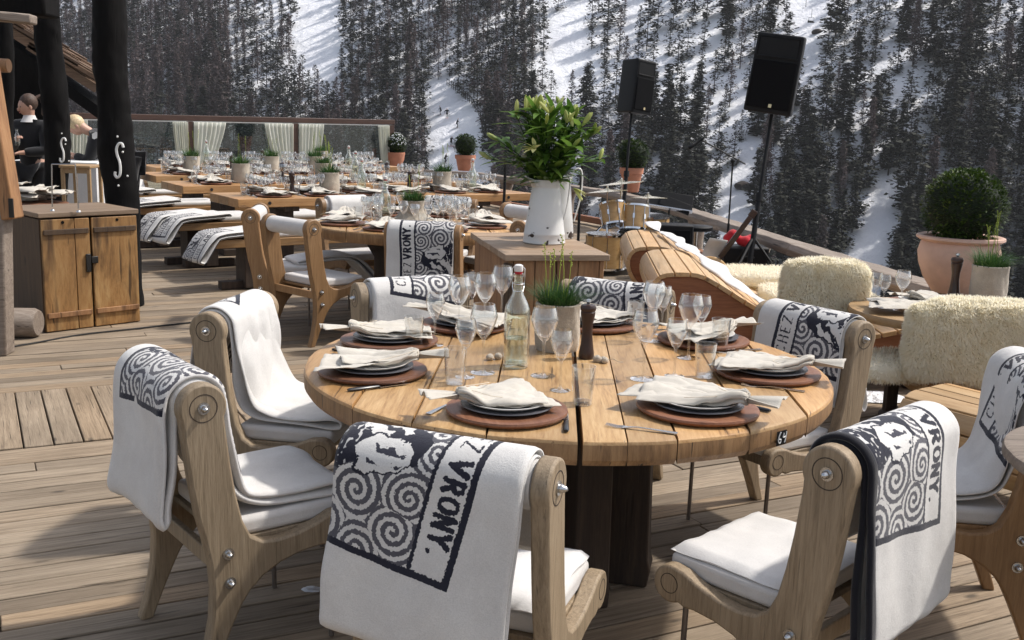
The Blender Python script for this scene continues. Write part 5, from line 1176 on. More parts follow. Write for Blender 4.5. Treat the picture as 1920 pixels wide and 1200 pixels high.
# ================================================================ loudspeakers on poles
def speaker(label,top,base,w,h,dp,yaw,tilt,seed,fl):
    top=Vector(top); base=Vector(base); t=thing('speaker_stand','black tripod pole '+fl,'speaker stand',base); ax=(top-base)
    MB().tube([(0,0,.0),ax*.55],.024,12).build('outer_tube',M_blackplastic,t,smooth=True); MB().tube([ax*.5,ax],.016,12).build('inner_tube',M_blackplastic,t,smooth=True)
    MB().tube([ax*.53,ax*.57],.034,12).build('collar',M_blackplastic,t,smooth=True)
    for k in range(3):
        a=R_(90+120*k+seed); f=Vector((math.cos(a)*.50,math.sin(a)*.50,-ax.length*.02)); MB().tube([ax*.34,f],.013,8).build('leg',M_blackplastic,t,smooth=True); MB().tube([ax*.08,ax*.0+(f+ax*.34)*.5],.008,6).build('brace',M_blackplastic,t,smooth=True)
        MB().ball(f,.022,8,6).build('rubber_foot',M_blackplastic,t,smooth=True)
    s=thing('loudspeaker',label,'loudspeaker',top); s.rotation_euler=(0,tilt,yaw)
    # body: tapered cabinet, front towards local -Y
    m=MB(); F=[(-w/2,-dp/2),(w/2,-dp/2),(w/2+.0,-dp*.30),(w*.30,dp/2),(-w*.30,dp/2),(-w/2,-dp*.30)]
    vs=[(x,y,z) for z in (0,h) for x,y in F]; vs=[(x*(1 if z==0 else .97),y,z) for x,y,z in vs]
    m.add(vs,[tuple(range(6))[::-1],tuple(range(6,12))]+[(k,(k+1)%6,(k+1)%6+6,k+6) for k in range(6)]); m.build('speaker_body',M_blackplastic,s,bevel=.018,seg=3)
    MB().box((0,-dp/2-.006,h*.36),(w*.90,.02,h*.60)).build('grille',M_grille,s,bevel=.01)
    m=MB(); m.add([(-w*.42,-dp/2-.004,h*.70),(w*.42,-dp/2-.004,h*.70),(w*.42,-dp/2-.004,h*.95),(-w*.42,-dp/2-.004,h*.95),(-w*.22,-dp/2+.05,h*.76),(w*.22,-dp/2+.05,h*.76),(w*.22,-dp/2+.05,h*.90),(-w*.22,-dp/2+.05,h*.90)],[(0,1,5,4),(1,2,6,5),(2,3,7,6),(3,0,4,7),(4,5,6,7)])
    m.build('horn',M_grille,s); MB().box((0,-dp/2-.014,h*.71),(w*.86,.014,.012)).build('horn_lip',M_blackplastic,s,bevel=.003)
    MB().box((w*.06,-dp/2-.018,h*.10),(.028,.004,.03)).build('badge',M_brass,s)
    for q in(-1,1): MB().tube([(q*w*.40,-dp*.3,-.012),(q*w*.40,-dp*.3,.01)],.016,8).build('foot',M_blackplastic,s)
    if label.startswith('far'): MB().box((w*.12,dp/2*.98,h*.5),(.012,.01,h*.9)).build('rear_rib',M_steel,s)
    return s
T1=atY(1447,213,9.6); B1=atY(1395,560,9.1); B1.z=.05
speaker('large black loudspeaker tilted on the nearer pole at the right',T1,B1,.42,.67,.38,R_(-28),R_(7),20,'carrying the larger nearer loudspeaker')
T2=atY(1184,213,13.5); B2=atY(1166,400,13.1); B2.z=.0
speaker('far smaller loudspeaker on a thin pole above the drum kit',T2,B2,.34,.65,.34,R_(40),R_(6),70,'carrying the far loudspeaker behind the cymbals')
# ================================================================ stage: drums, stool, stands
DY=11.0
ST=0.0
dk=thing('drum_kit','maple drum kit with three cymbals behind the slatted loungers','drum kit',(1.15,DY,0)); d0=Vector(dk.location)
def drum(name,c,r_,h,tilt,yaw,parent):
    M=Matrix.Translation(Vector(c)-d0)@Matrix.Rotation(yaw,4,'Z')@Matrix.Rotation(tilt,4,'X')
    o=MB().lathe([(0,-h/2),(r_,-h/2),(r_,h/2),(0,h/2)],36,M).build(name,M_drum,parent,smooth=True)
    for s in(-1,1):
        MB().lathe([(r_*.985,s*h/2-.012),(r_*1.03,s*h/2-.012),(r_*1.03,s*h/2+.008),(r_*.985,s*h/2+.008)],36,M).build('hoop',M_chrome,o,smooth=True)
        MB().lathe([(0,s*(h/2+.003)),(r_*.98,s*(h/2+.003))],30,M).build('drum_head',M_drumskin,o,smooth=True)
    m=MB()
    for k in range(8):
        a=k*math.pi/4; x,y=math.cos(a)*r_*1.02,math.sin(a)*r_*1.02; m.tube([M@Vector((x,y,-h/2)),M@Vector((x,y,h/2))],.004,5); m.box((0,0,0),(.02,.02,.05),M@Matrix.Translation((x,y,0))@Matrix.Rotation(a,4,'Z'))
    m.build('tension_rods',M_chrome,o,smooth=False)
drum('tom_drum',atY(1150,402,DY),.135,.22,R_(-22),R_(20),dk); drum('tom_drum',atY(1190,408,DY),.145,.24,R_(-14),R_(-10),dk)
drum('snare_drum',atY(1222,418,DY+.1),.18,.15,R_(3),0,dk); drum('floor_tom',atY(1135,470,DY-.1),.20,.34,0,0,dk); drum('bass_drum',atY(1165,470,DY+.3),.27,.36,R_(90),R_(25),dk)
def cymbal(c,r_,tilt,yaw,foot):
    c=Vector(c)-d0; M=Matrix.Translation(c)@Matrix.Rotation(yaw,4,'Z')@Matrix.Rotation(tilt,4,'X')
    MB().lathe([(0,.028),(r_*.10,.026),(r_*.2,.012),(r_*.6,.004),(r_,-.006),(r_,-.008),(r_*.6,.002),(r_*.2,.010),(0,.02)],44,M).build('cymbal',M_brass,dk,smooth=True)
    f=Vector(foot)-d0; m=MB(); m.tube([Vector((f.x,f.y,.35)),c+Vector((0,0,.05))],.010,8); m.tube([Vector((f.x,f.y,.05)),Vector((f.x,f.y,.45))],.014,8)
    for k in range(3): a=k*2.09+.3; m.tube([Vector((f.x,f.y,.30)),Vector((f.x+math.cos(a)*.28,f.y+math.sin(a)*.28,.01))],.008,6)
    m.build('cymbal_stand',M_chrome,dk,smooth=True)
for (px,py,Y,r_,tl,yw) in ((1165,343,DY+.2,.24,R_(-8),R_(70)),(1139,358,DY-.1,.215,R_(-7),R_(60)),(1215,370,DY+.1,.20,R_(-4),R_(20))):
    c=atY(px,py,Y); cymbal(c,r_,tl,yw,(c.x+.02,c.y+.05,0))
sl=thing('drum_stool','round black drum stool on a chrome post beside the loungers','stool',(*atY(1306,423,11).xy,0)); sz=atY(1306,423,11).z
MB().lathe([(0,sz-.05),(.155,sz-.05),(.168,sz-.042),(.17,sz-.01),(.16,sz),(0,sz+.004)],32).build('stool_seat',M_blackplastic,sl,smooth=True); MB().tube([(0,0,.1),(0,0,sz-.05)],.014,10).build('post',M_chrome,sl,smooth=True)
for k in range(3): a=k*2.09+.5; MB().tube([(0,0,.22),(math.cos(a)*.22,math.sin(a)*.22,.01)],.010,6).build('leg',M_chrome,sl,smooth=True)
# black amp box, music stand
am=thing('amplifier','black amplifier box standing between snare drum and stool','amplifier',(*atY(1262,440,10.7).xy,0)); h=atY(1262,418,10.7).z
MB().box((0,0,h/2),(.36,.30,h-.02)).build('cabinet_body',M_blackplastic,am,bevel=.012); MB().box((0,-.155,h*.5),(.30,.01,h*.8)).build('grille',M_grille,am,bevel=.004)
mst=thing('music_stand','black folding music stand with papers beside the snare drum','music stand',(*atY(1255,385,11.6).xy,0)); z=atY(1250,388,11.6).z
M=Matrix.Translation((0,0,z+.02))@Matrix.Rotation(R_(-28),4,'X')@Matrix.Rotation(R_(8),4,'Y')
MB().box((0,0,.05),(.50,.015,.20),M).build('desk',M_blackplastic,mst,bevel=.004); MB().box((.06,-.02,.02),(.34,.02,.12),M@Matrix.Rotation(R_(14),4,'Y')).build('folder',M_blackplastic,mst,bevel=.003); MB().box((0,-.035,-.055),(.50,.06,.012),M).build('ledge',M_steel,mst)
MB().tube([(0,0,0),(0,0,z)],.010,8).build('post',M_blackplastic,mst,smooth=True)
for k in range(3): a=k*2.09; MB().tube([(0,0,.25),(math.cos(a)*.25,math.sin(a)*.25,.01)],.008,6).build('leg',M_blackplastic,mst,smooth=True)
for k,(p0,p1,l) in enumerate((((948,306),(944,400),'left'),((1092,310),(1086,405),'right'))):
    Y=9.6; a=atY(*p0,Y); b=atY(*p1,Y); s=thing('light_stand',f'thin black stand standing {l} of the lily jug against the railing','stand',(b.x,b.y,0)); s0=Vector(s.location)
    MB().tube([(0,0,0),b-s0,a-s0],.013,8).build('pole',M_blackplastic,s,smooth=True)
    for q in range(3): an=q*2.09+.5; MB().tube([(0,0,.30),(math.cos(an)*.25,math.sin(an)*.25,.01)],.009,6).build('leg',M_blackplastic,s,smooth=True)
# microphone with boom
ms_=thing('microphone_stand','black boom microphone stand in front of the snowy slope','microphone stand',(*atY(1362,480,10.4).xy,0)); s0=Vector(ms_.location); tp=atY(1374,302,10.4)-s0
MB().tube([(0,0,0),(tp.x*.3,tp.y*.3,tp.z*.5)],.012,8).build('base_tube',M_blackplastic,ms_,smooth=True); MB().tube([(tp.x*.3,tp.y*.3,tp.z*.5),tp],.008,8).build('upper_tube',M_blackplastic,ms_,smooth=True)
for q in range(3): an=q*2.09+.1; MB().tube([(0,0,.12),(math.cos(an)*.3,math.sin(an)*.3,.01)],.009,6).build('leg',M_blackplastic,ms_,smooth=True)
MB().tube([atY(1398,308,10.4)-s0,atY(1314,262,10.4)-s0],.007,8).build('boom_arm',M_blackplastic,ms_,smooth=True); MB().ball(tp,.022,10,8).build('clutch',M_blackplastic,ms_,smooth=True)
a=atY(1318,260,10.4)-s0; b=atY(1291,278,10.4)-s0; MB().tube([a,a.lerp(b,.6),a.lerp(b,.65),b],[.011,.014,.022,.02],10).build('microphone',M_blackplastic,ms_,smooth=True)
# red wrapped bundle, guitar neck and papers by the stand
o=MB(); r=random.Random(4)
for k in range(6): o.ball((-.10+k*.04,r.uniform(-.03,.03),.03*math.sin(k*1.3)),.045+.012*math.sin(k*2.1),14,10)
o=o.build('red_bundle',M_redcloth,None,smooth=True); rm=o.modifiers.new('merge','REMESH'); rm.mode='VOXEL'; rm.voxel_size=.012; rm.use_smooth_shade=True; o.location=atY(1385,447,9.6); tag(o,'bundle of bright red cloth behind the loungers near the speaker pole','cloth')
cs=thing('instrument_case','black case standing under the red cloth bundle','case',(*atY(1395,470,9.65).xy,0)); h=atY(1395,459,9.65).z; MB().box((0,0,h/2),(.40,.28,h-.01)).build('case_body',M_blackplastic,cs,bevel=.02); MB().tube([(-.06,-.15,h*.8),(-.05,-.18,h*.82),(.05,-.18,h*.82),(.06,-.15,h*.8)],.008,6).build('handle',M_blackplastic,cs,smooth=True)
g=thing('guitar','guitar with long dark neck leaning beside the red bundle','guitar',(*atY(1345,530,9.3).xy,.05)); g0=Vector(g.location)
n0=atY(1350,483,9.3)-g0; n1=atY(1407,407,9.3)-g0; MB().bar(n0,n1,.045,.022,None,(0,1,0)).build('neck',M_mill,g,bevel=.004); MB().bar(n1,n1+(n1-n0)*.16,.06,.018,None,(0,1,0)).build('headstock',M_mill,g,bevel=.004)
dn=(n0-n1).normalized(); q=n0+dn*.16; MB().ball((0,0,0),.17,24,12,(1,.22,.85),Matrix.Translation(q)).build('guitar_body',M_brass if False else M_drum,g,smooth=True)
pb=MB(); pts=[(-.10,-.14),(.10,-.14),(.10,.14),(-.10,.14)]; vs=[(x,.03*math.cos(z*12),z) for z in [-.14+.28*k/8 for k in range(9)] for x in (-.09,.09)]; pb.add(vs,[(2*k,2*k+1,2*k+3,2*k+2) for k in range(8)])
o=pb.build('paper_sheet',M_whiteflat,None,smooth=True); so=o.modifiers.new('t','SOLIDIFY'); so.thickness=.002; o.location=atY(1338,474,9.5); o.rotation_euler=(R_(20),R_(8),R_(15)); tag(o,'curled white paper left of the red bundle','paper')
# pale stage sheet under the stool, snow remains on deck
m=MB(); n=26; r=random.Random(8)
def patch(label,c,rx,ry,seed,h=.02):
    m=MB(); vs=[(0,0,h)]; n=26
    for ring,(q,z) in enumerate(((.5,.9*h),(.85,.6*h),(1.0,.001))):
        for k in range(n):
            a=2*math.pi*k/n; w=1+.35*MN.noise(Vector((math.cos(a)*1.5,math.sin(a)*1.5,seed))); vs.append((math.cos(a)*rx*q*w,math.sin(a)*ry*q*w,z))
    fs=[(0,1+k,1+(k+1)%n) for k in range(n)]+[(1+r*n+k,1+(r+1)*n+k,1+(r+1)*n+(k+1)%n,1+r*n+(k+1)%n) for r in range(2) for k in range(n)]
    m.add(vs,fs); o=m.build('snow_patch',M_snow,None,smooth=True); o.location=(c[0],c[1],.003); tag(o,label,'snow patch','melting snow patches on the deck')
patch('thin melting snow patch on the deck right of table 64',at(1635,745,0),.22,.14,1,.015); patch('small snow remnant on the deck under the chair left of centre',at(585,1108,0),.035,.018,2,.012)
patch('snow left around the foot of the drum stool',(1.95,11.3,0),.7,.9,3,.03)
# white wooden lounger beyond left benches
lounger('small slatted lounger with white cushion at the far left near the windbreak',(-5.35,14.2,0),R_(-60),[(0,.05),(.0,.45),(.06,.66),(.2,.60),(.5,.38),(.9,.30),(1.3,.30)],.8)
me=blanket_mesh([(-.02,.70),(.08,.70),(.25,.60),(.5,.42),(.9,.335),(.9,.37),(.5,.46),(.27,.66),(.08,.76),(-.03,.75)],-.33,.33,None,.02,16,.01,5,step=.04)
o=bpy.data.objects.new('cushion',me); COL.objects.link(o); o.location=(-5.35,14.2,0); o.rotation_euler=(0,0,R_(-60-90)); tag(o,'white cushion on the small lounger at the far left','cushion')
# ================================================================ people
def skin_fig(name,nodes,edges,mat,parent,sub=2,root=0,M=None):
    me=bpy.data.meshes.new(name); me.from_pydata([n[0] for n in nodes],edges,[]); o=bpy.data.objects.new(name,me); COL.objects.link(o); o.parent=parent
    sk=o.modifiers.new('skin','SKIN'); sk.use_smooth_shade=True; sk.branch_smoothing=.4
    lay=me.skin_vertices[0] if len(me.skin_vertices) else None
    if lay is None:
        bpy.context.view_layer.objects.active=o; lay=me.skin_vertices[0]
    for i,n in enumerate(nodes):
        lay.data[i].radius=(n[1] if isinstance(n[1],tuple) else (n[1],n[1])); lay.data[i].use_root=(i==root)
    sb=o.modifiers.new('smooth','SUBSURF'); sb.levels=sub; sb.render_levels=sub; me.materials.append(mat); return o
def ensure_skin(me):
    bm=bmesh.new(); bm.from_mesh(me); bm.verts.layers.skin.verify(); bm.to_mesh(me); bm.free()
_sf=skin_fig
def skin_fig(name,nodes,edges,mat,parent,sub=2,root=0):
    me=bpy.data.meshes.new(name); me.from_pydata([n[0] for n in nodes],edges,[]); ensure_skin(me)
    o=bpy.data.objects.new(name,me); COL.objects.link(o); o.parent=parent; lay=me.skin_vertices[0]
    for i,n in enumerate(nodes):
        lay.data[i].radius=(n[1] if isinstance(n[1],tuple) else (n[1],n[1])); lay.data[i].use_root=(i==root)
    sk=o.modifiers.new('skin','SKIN'); sk.use_smooth_shade=True; sk.branch_smoothing=.3
    sb=o.modifiers.new('smooth','SUBSURF'); sb.levels=sub; sb.render_levels=sub; me.materials.append(mat); return o
def person(label,loc,rz,J,hair,hairmat,group=None,tail=False,top=M_blackcloth,lower=M_blackcloth,s=1,lo=False,hold=None):
    """J: joint positions; faces -Y locally"""
    t=thing('person',label,'person',loc,rz,group); t.scale=(s,s,s); V=Vector
    keys=['pelvis','belly','chest','neckb','neck','head','crown','shL','elL','wrL','shR','elR','wrR','hipL','knL','anL','toL','hipR','knR','anR','toR']
    rad=dict(pelvis=.12,belly=.11,chest=.125,neckb=.055,neck=.05,head=.075,crown=.05,shL=.055,elL=.042,wrL=.028,shR=.055,elR=.042,wrR=.028,hipL=.085,knL=.058,anL=.04,toL=.03,hipR=.085,knR=.058,anR=.04,toR=.03)
    ix={k:i for i,k in enumerate(keys)}; E=[('pelvis','belly'),('belly','chest'),('chest','neckb'),('neckb','neck'),('neck','head'),('head','crown'),('chest','shL'),('shL','elL'),('elL','wrL'),('chest','shR'),('shR','elR'),('elR','wrR'),('pelvis','hipL'),('hipL','knL'),('knL','anL'),('anL','toL'),('pelvis','hipR'),('hipR','knR'),('knR','anR'),('anR','toR')]
    nodes=[(J[k],rad[k]) for k in keys]; ed=[(ix[a],ix[b]) for a,b in E]
    # hands: palm plus five fingers
    if not lo:
        for sd in 'LR':
            w=V(J['wr'+sd]); e=V(J['el'+sd]); d=(w-e).normalized(); side=d.cross(V((0,0,1))); side=side.normalized() if side.length>.1 else V((1,0,0)); up=side.cross(d)
            n=len(nodes); nodes.append((w+d*.045,(.026,.016))); ed.append((ix['wr'+sd],n)); pl=w+d*.045
            for f,(off,L) in enumerate(((-.020,.060),(-.007,.068),(.007,.064),(.020,.052))):
                a=pl+side*off+d*.03; k=len(nodes); nodes+= [(a,.009),(a+d*L*.5-up*.014,.008),(a+d*L*.7-up*.04,.007)]; ed+=[(n,k),(k,k+1),(k+1,k+2)]
            k=len(nodes); nodes+=[(pl+side*.032-up*.005,.010),(pl+side*.045+d*.035-up*.02,.008)]; ed+=[(n,k),(k,k+1)]
    skin_fig('body',nodes,ed,M_skin,t,1 if lo else 2)
    tk=['pelvis','belly','chest','neckb','shL','elL','wrL','shR','elR','wrR']; tx={k:i for i,k in enumerate(tk)}
    tr=dict(pelvis=.150,belly=.142,chest=.155,neckb=.075,shL=.092,elL=.066,wrL=.046,shR=.092,elR=.066,wrR=.046)
    Jj=dict(J); _p,_b=V(J['pelvis']),V(J['belly']); Jj['pelvis']=tuple(_p-(_b-_p)*.55)
    skin_fig('jacket',[(Jj[k],tr[k]) for k in tk],[(tx[a],tx[b]) for a,b in E if a in tx and b in tx],top,t,1 if lo else 2)
    lk=['pelvis','hipL','knL','anL','hipR','knR','anR']; lx={k:i for i,k in enumerate(lk)}; lr=dict(pelvis=.140,hipL=.105,knL=.075,anL=.058,hipR=.105,knR=.075,anR=.058)
    skin_fig('trousers',[(J[k],lr[k]) for k in lk],[(lx[a],lx[b]) for a,b in E if a in lx and b in lx],lower,t,1 if lo else 2)
    h=V(J['head']); n=V(J['neck']); up=(h-n).normalized(); fw=V(J['face']).normalized(); sd=fw.cross(up).normalized()
    if not lo:
        def fb(name,p,r_,sc,mat):
            m=MB(); m.ball((0,0,0),r_,12,8,sc); o=m.build(name,mat,t,smooth=True); Mx=Matrix((sd,fw,up)).transposed().to_4x4(); Mx.translation=p; o.matrix_local=Mx; return o
        hc=h+up*.03
        fb('face',hc+fw*.018-up*.012,.088,(.80,.92,1.12),M_skin); fb('nose',hc+fw*.100-up*.020,.016,(.8,1,1.3),M_skin)
        for q in(-1,1): fb('eye',hc+fw*.088+sd*q*.030+up*.008,.009,(1.3,.6,.7),M_mill); fb('ear',hc+sd*q*.074-up*.012,.022,(.4,.8,1.2),M_skin)
        fb('mouth',hc+fw*.092-up*.055,.014,(1.5,.4,.45),M_lips)
        fb('hair',hc-fw*.018+up*.028,.096,(.88,.98,1.0),hairmat)
        if tail:
            m=MB(); b=hc-fw*.09+up*.05; m.tube(spline([b,b-fw*.06+up*.01,b-fw*.085-up*.08,b-fw*.06-up*.20],5),[.02]*5+[.034]*5+[.028]*5+[.010],8); m.build('ponytail',hairmat,t,smooth=True)
    return t
M_lips=plain('lips',(.35,.10,.09),.5)
J=dict(pelvis=(0,0,.92),belly=(0,0,1.06),chest=(0,.0,1.25),neckb=(0,-.01,1.385),neck=(0,-.02,1.44),head=(0,-.035,1.52),crown=(0,-.03,1.60),face=(-.55,-.8,-.25),
  shL=(.165,.0,1.345),elL=(.21,-.05,1.08),wrL=(.05,-.22,1.06),shR=(-.165,.0,1.345),elR=(-.20,-.08,1.09),wrR=(-.00,-.24,1.20),
  hipL=(.09,0,.86),knL=(.10,-.01,.47),anL=(.10,.02,.08),toL=(.11,-.14,.04),hipR=(-.09,0,.86),knR=(-.10,-.01,.47),anR=(-.10,.02,.08),toR=(-.11,-.14,.04))
q=atY(62,300,11.4)
w1_=person('woman with brown ponytail in dark jacket looking down at a small bottle she holds',(q.x,11.4,0),R_(-12),J,None,M_hairb,tail=True,s=.985)
o=MB().lathe([(0,0),(.024,0),(.025,.10),(.012,.13),(.012,.165),(0,.165)],14).build('small_bottle',M_green,None,smooth=True); p=w1_.matrix_basis@Vector((.055,-.31,1.14)); o.location=p; tag(o,'small glass bottle held in the hand of the ponytailed woman','bottle')
m=MB(); m.lathe([(.085,0),(.060,.04),(.052,.07),(.057,.074),(.066,.045),(.092,0)],20,Matrix.Translation((0,-.02,1.375))); m.build('collar',M_white,w1_,smooth=True)
J2_=dict(pelvis=(0,.0,.88),belly=(-.0,-.10,.98),chest=(0,-.25,1.08),neckb=(0,-.37,1.14),neck=(0,-.42,1.16),head=(0,-.50,1.20),crown=(0,-.53,1.28),face=(0,-.85,-.5),
  shL=(.155,-.31,1.10),elL=(.17,-.40,.84),wrL=(.08,-.55,.90),shR=(-.155,-.31,1.10),elR=(-.17,-.42,.84),wrR=(-.06,-.58,.86),
  hipL=(.09,.02,.84),knL=(.10,-.03,.46),anL=(.10,.06,.08),toL=(.11,-.10,.04),hipR=(-.09,.02,.84),knR=(-.10,.0,.46),anR=(-.10,.10,.08),toR=(-.11,-.06,.04))
q=atY(178,300,12.6); q.x+=.36
w2_=person('blonde woman in black jacket bending forward over a white table between the posts',(q.x+.05,12.6,0),R_(-75),J2_,None,M_hairy,s=1.08)
MB().lathe([(0,-.003),(.045,-.003),(.045,.003),(0,.003)],6,Matrix.Translation((.215,-.31,1.11))@Matrix.Rotation(math.pi/2,4,'Y')).build('sleeve_badge',M_whiteflat,w2_)
wt=thing('service_table','white covered table the blonde woman leans over','table',(*atY(128,330,12.3).xy,0)); zt=atY(128,300,12.3).z; MB().box((0,0,zt-.02),(.95,.7,.04)).build('tabletop',M_whiteflat,wt,bevel=.01); MB().box((0,0,(zt-.04)/2),(.90,.65,zt-.045)).build('table_skirt',M_white,wt)
# ================================================================ the mountain side
SA,CA_=.51,.86
def smax(a,b,k): 
    h=max(0,1-abs(a-b)/k); return max(a,b)+h*h*k*.25
def terr(x,y):
    s=SA*x+CA_*y-169; z=smax(1.6+.6*s,-7-.54*(s+169),26)
    q=CA_*x-SA*y
    z+=3.2*MN.noise(Vector((q/46,s/120,3)))+1.3*MN.noise(Vector((q/17,s/40,9)))+.5*MN.noise(Vector((x/6,y/6,1)))
    if s<-100: z-=0
    return z
def hit(px,py):
    d=ray(px,py); d=d/math.hypot(d.x,d.y); t=60.; o=Vector((0,0,EYE)); st=8.
    while t<620:
        p=o+d*t
        if p.z<terr(p.x,p.y):
            lo,hi=t-st,t
            for _ in range(10):
                m_=(lo+hi)/2; p=o+d*m_
                if p.z<terr(p.x,p.y): hi=m_
                else: lo=m_
            return o+d*hi
        t+=st
    return None
vs=[];na,nd=150,190
for i in range(na+1):
    az=R_(-46+96*i/na)
    for j in range(nd+1):
        d=3+ (j/nd)**1.5*640; x,y=math.sin(az)*d,math.cos(az)*d; vs.append((x,y,terr(x,y)))
m=MB(); m.add(vs,[(i*(nd+1)+j,(i+1)*(nd+1)+j,(i+1)*(nd+1)+j+1,i*(nd+1)+j+1) for i in range(na) for j in range(nd)])
o=m.build('snowy_mountainside',M_snow,None,smooth=True,weld=False); struct(o); o.data.set_sharp_from_angle(angle=R_(180))
def tree_np(seed,kind,q=1.0):
    """returns (trunk MB, crown MB) ; height 1"""
    r=random.Random(seed); tr=MB(); cr=MB(); bend=r.uniform(-.012,.012)
    tr.tube([(0,0,-.06),(bend*.3,0,.3),(bend,0,.65),(bend*.6,0,.96)],[.010,.008,.004,.0006],5)
    def clump(c,R,n,ls,flat=.6):
        for _ in range(n):
            d=Vector((r.gauss(0,1),r.gauss(0,1),r.gauss(0,flat))); d=d/max(.6,d.length)*R*r.uniform(.4,1); p=c+d; a=r.uniform(0,6.283); u=Vector((math.cos(a),math.sin(a),r.uniform(-.75,.15))).normalized()*ls*r.uniform(.6,1.3); s=Vector((-u.y,u.x,r.uniform(-.4,.4)*ls)).normalized()*ls*r.uniform(.25,.5)
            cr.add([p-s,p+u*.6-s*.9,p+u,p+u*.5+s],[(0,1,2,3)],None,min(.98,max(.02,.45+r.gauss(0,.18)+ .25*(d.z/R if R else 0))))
    if kind=='pine':
        w=r.uniform(.15,.235); z=r.uniform(.06,.16); rr=r.uniform(.45,.8); z0=z
        while z<.99:
            u=(z-z0)/(1-z0); prof=w*min(1,(u+.10)*4)*(1-u)**rr*(1+.22*math.sin(z*26+seed)+.12*r.uniform(-1,1)); nb=max(3,int(5.5*q*(1.15-u*.6)))
            for k in range(nb):
                if r.random()<.14: continue
                a=r.uniform(0,6.283); R=prof*r.uniform(.3,1.12); clump(Vector((math.cos(a)*R*.75,math.sin(a)*R*.75,z+R*r.uniform(-.35,.05))),max(.020,R*.45),int(9*q),.046+.024*(1-u))
            z+=.025/q**.5
        clump(Vector((bend*.6,0,.965)),.014,9,.036)
    else:
        w=r.uniform(.11,.165); z=.12
        while z<.99:
            u=(z-.10)/.9; L=w*(1-u)**.6*min(1,(u+.12)*4)
            for k in range(int(9*q)):
                a=r.uniform(0,6.283); l=L*r.uniform(.4,1.2); d=Vector((math.cos(a),math.sin(a),r.uniform(-.15,.40))); p=Vector((0,0,z+r.uniform(-.01,.01))); s=Vector((-d.y,d.x,0))*.005; e=p+d*l
                c=min(.95,max(.05,r.gauss(.5,.2))); cr.add([p-s,p+s,e],[(0,1,2)],None,c)
                for _ in range(int(5*q)):
                    f=p.lerp(e,r.uniform(.25,1)); g=f+Vector((r.gauss(0,.02),r.gauss(0,.02),r.uniform(-.035,.02))); s2=Vector((r.uniform(-1,1),r.uniform(-1,1),r.uniform(-.4,.4))).normalized()*.012; cr.add([f-s2,f+s2,g],[(0,1,2)],None,c)
            z+=.018/q**.5
    return tr,cr
VAR={'pine':[tree_np(100+k,'pine') for k in range(8)],'larch':[tree_np(200+k,'larch') for k in range(6)]}
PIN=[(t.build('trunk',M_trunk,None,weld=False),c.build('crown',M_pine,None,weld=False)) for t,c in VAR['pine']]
LAR=[(t.build('trunk',M_trunk,None,weld=False),c.build('crown',M_larch,None,weld=False)) for t,c in VAR['larch']]
for a in PIN+LAR:
    for b in a: COL.objects.unlink(b)
LOW={'pine':[tree_np(300+k,'pine',.62)[1] for k in range(5)],'larch':[tree_np(400+k,'larch',.6)[1] for k in range(4)]}
LOWT={'pine':[tree_np(300+k,'pine',.62)[0] for k in range(5)],'larch':[tree_np(400+k,'larch',.6)[0] for k in range(4)]}
def inpoly(x,y,P):
    c=False
    for i in range(len(P)):
        (x1,y1),(x2,y2)=P[i],P[(i+1)%len(P)]
        if (y1>y)!=(y2>y) and x<(x2-x1)*(y-y1)/(y2-y1)+x1: c=not c
    return c
RUNS=[[(556,-60),(640,-60),(632,60),(640,110),(612,120),(585,85),(520,95),(560,40)],[(792,150),(834,150),(900,210),(915,290),(945,350),(806,350),(800,240)],[(1478,-60),(1560,-60),(1545,60),(1530,125),(1480,100),(1490,40)],
      [(1330,480),(1400,230),(1420,230),(1400,520)],[(1020,40),(1095,0),(1110,60),(1070,130),(1020,110)],[(1560,560),(1640,330),(1700,330),(1640,620)]]
rt_=random.Random(77); TREES=[]; cell={}
def dens(px,py):
    if px<430 and py<230: return 'brown'
    if px<1000: return 'dense'
    return 'open'
tries=0
while len(TREES)<2700 and tries<60000:
    tries+=1; px=rt_.uniform(-260,2180); py=rt_.uniform(-40,700) if px>900 else rt_.uniform(-40,430)
    k=dens(px,py-50); dm=dict(brown=(10.5,12.5),dense=(15.5,17),open=(28,29))[k]
    nz=MN.noise(Vector((px/150+py/400,py/230,5)))
    if k!='brown' and nz<(.02 if k=='open' else -.25) and rt_.random()<.8: continue
    if any(inpoly(px,py+o_,P) for P in RUNS for o_ in (0,-30,-60,-85)): continue
    g=(int(px//40),int(py//40)); ok=True
    for i in(-1,0,1):
        for j in(-1,0,1):
            for (a,b) in cell.get((g[0]+i,g[1]+j),()):
                if ((a-px)/dm[0])**2+((b-py)/dm[1])**2<1: ok=False; break
            if not ok: break
        if not ok: break
    if not ok: continue
    p=hit(px,py)
    if p is None: continue
    cell.setdefault(g,[]).append((px,py)); dist=p.length
    kind='larch' if rt_.random()<(.72 if k=='brown' else .30 if k=='dense' else .12) else 'pine'
    H=rt_.uniform(6.3,11.3)*(1.0 if kind=='pine' else 1.05)*(.72 if rt_.random()<.25 else 1)*(1.15 if k=='brown' else 1)
    TREES.append((H/dist,p,H,kind,k,px,py))
def shown(t): return -40<t[5]<1960 and t[6]<700
TREES.sort(key=lambda t:-(t[0] if shown(t) else t[0]*.0))
ind=TREES[:300]; rest=TREES[300:]
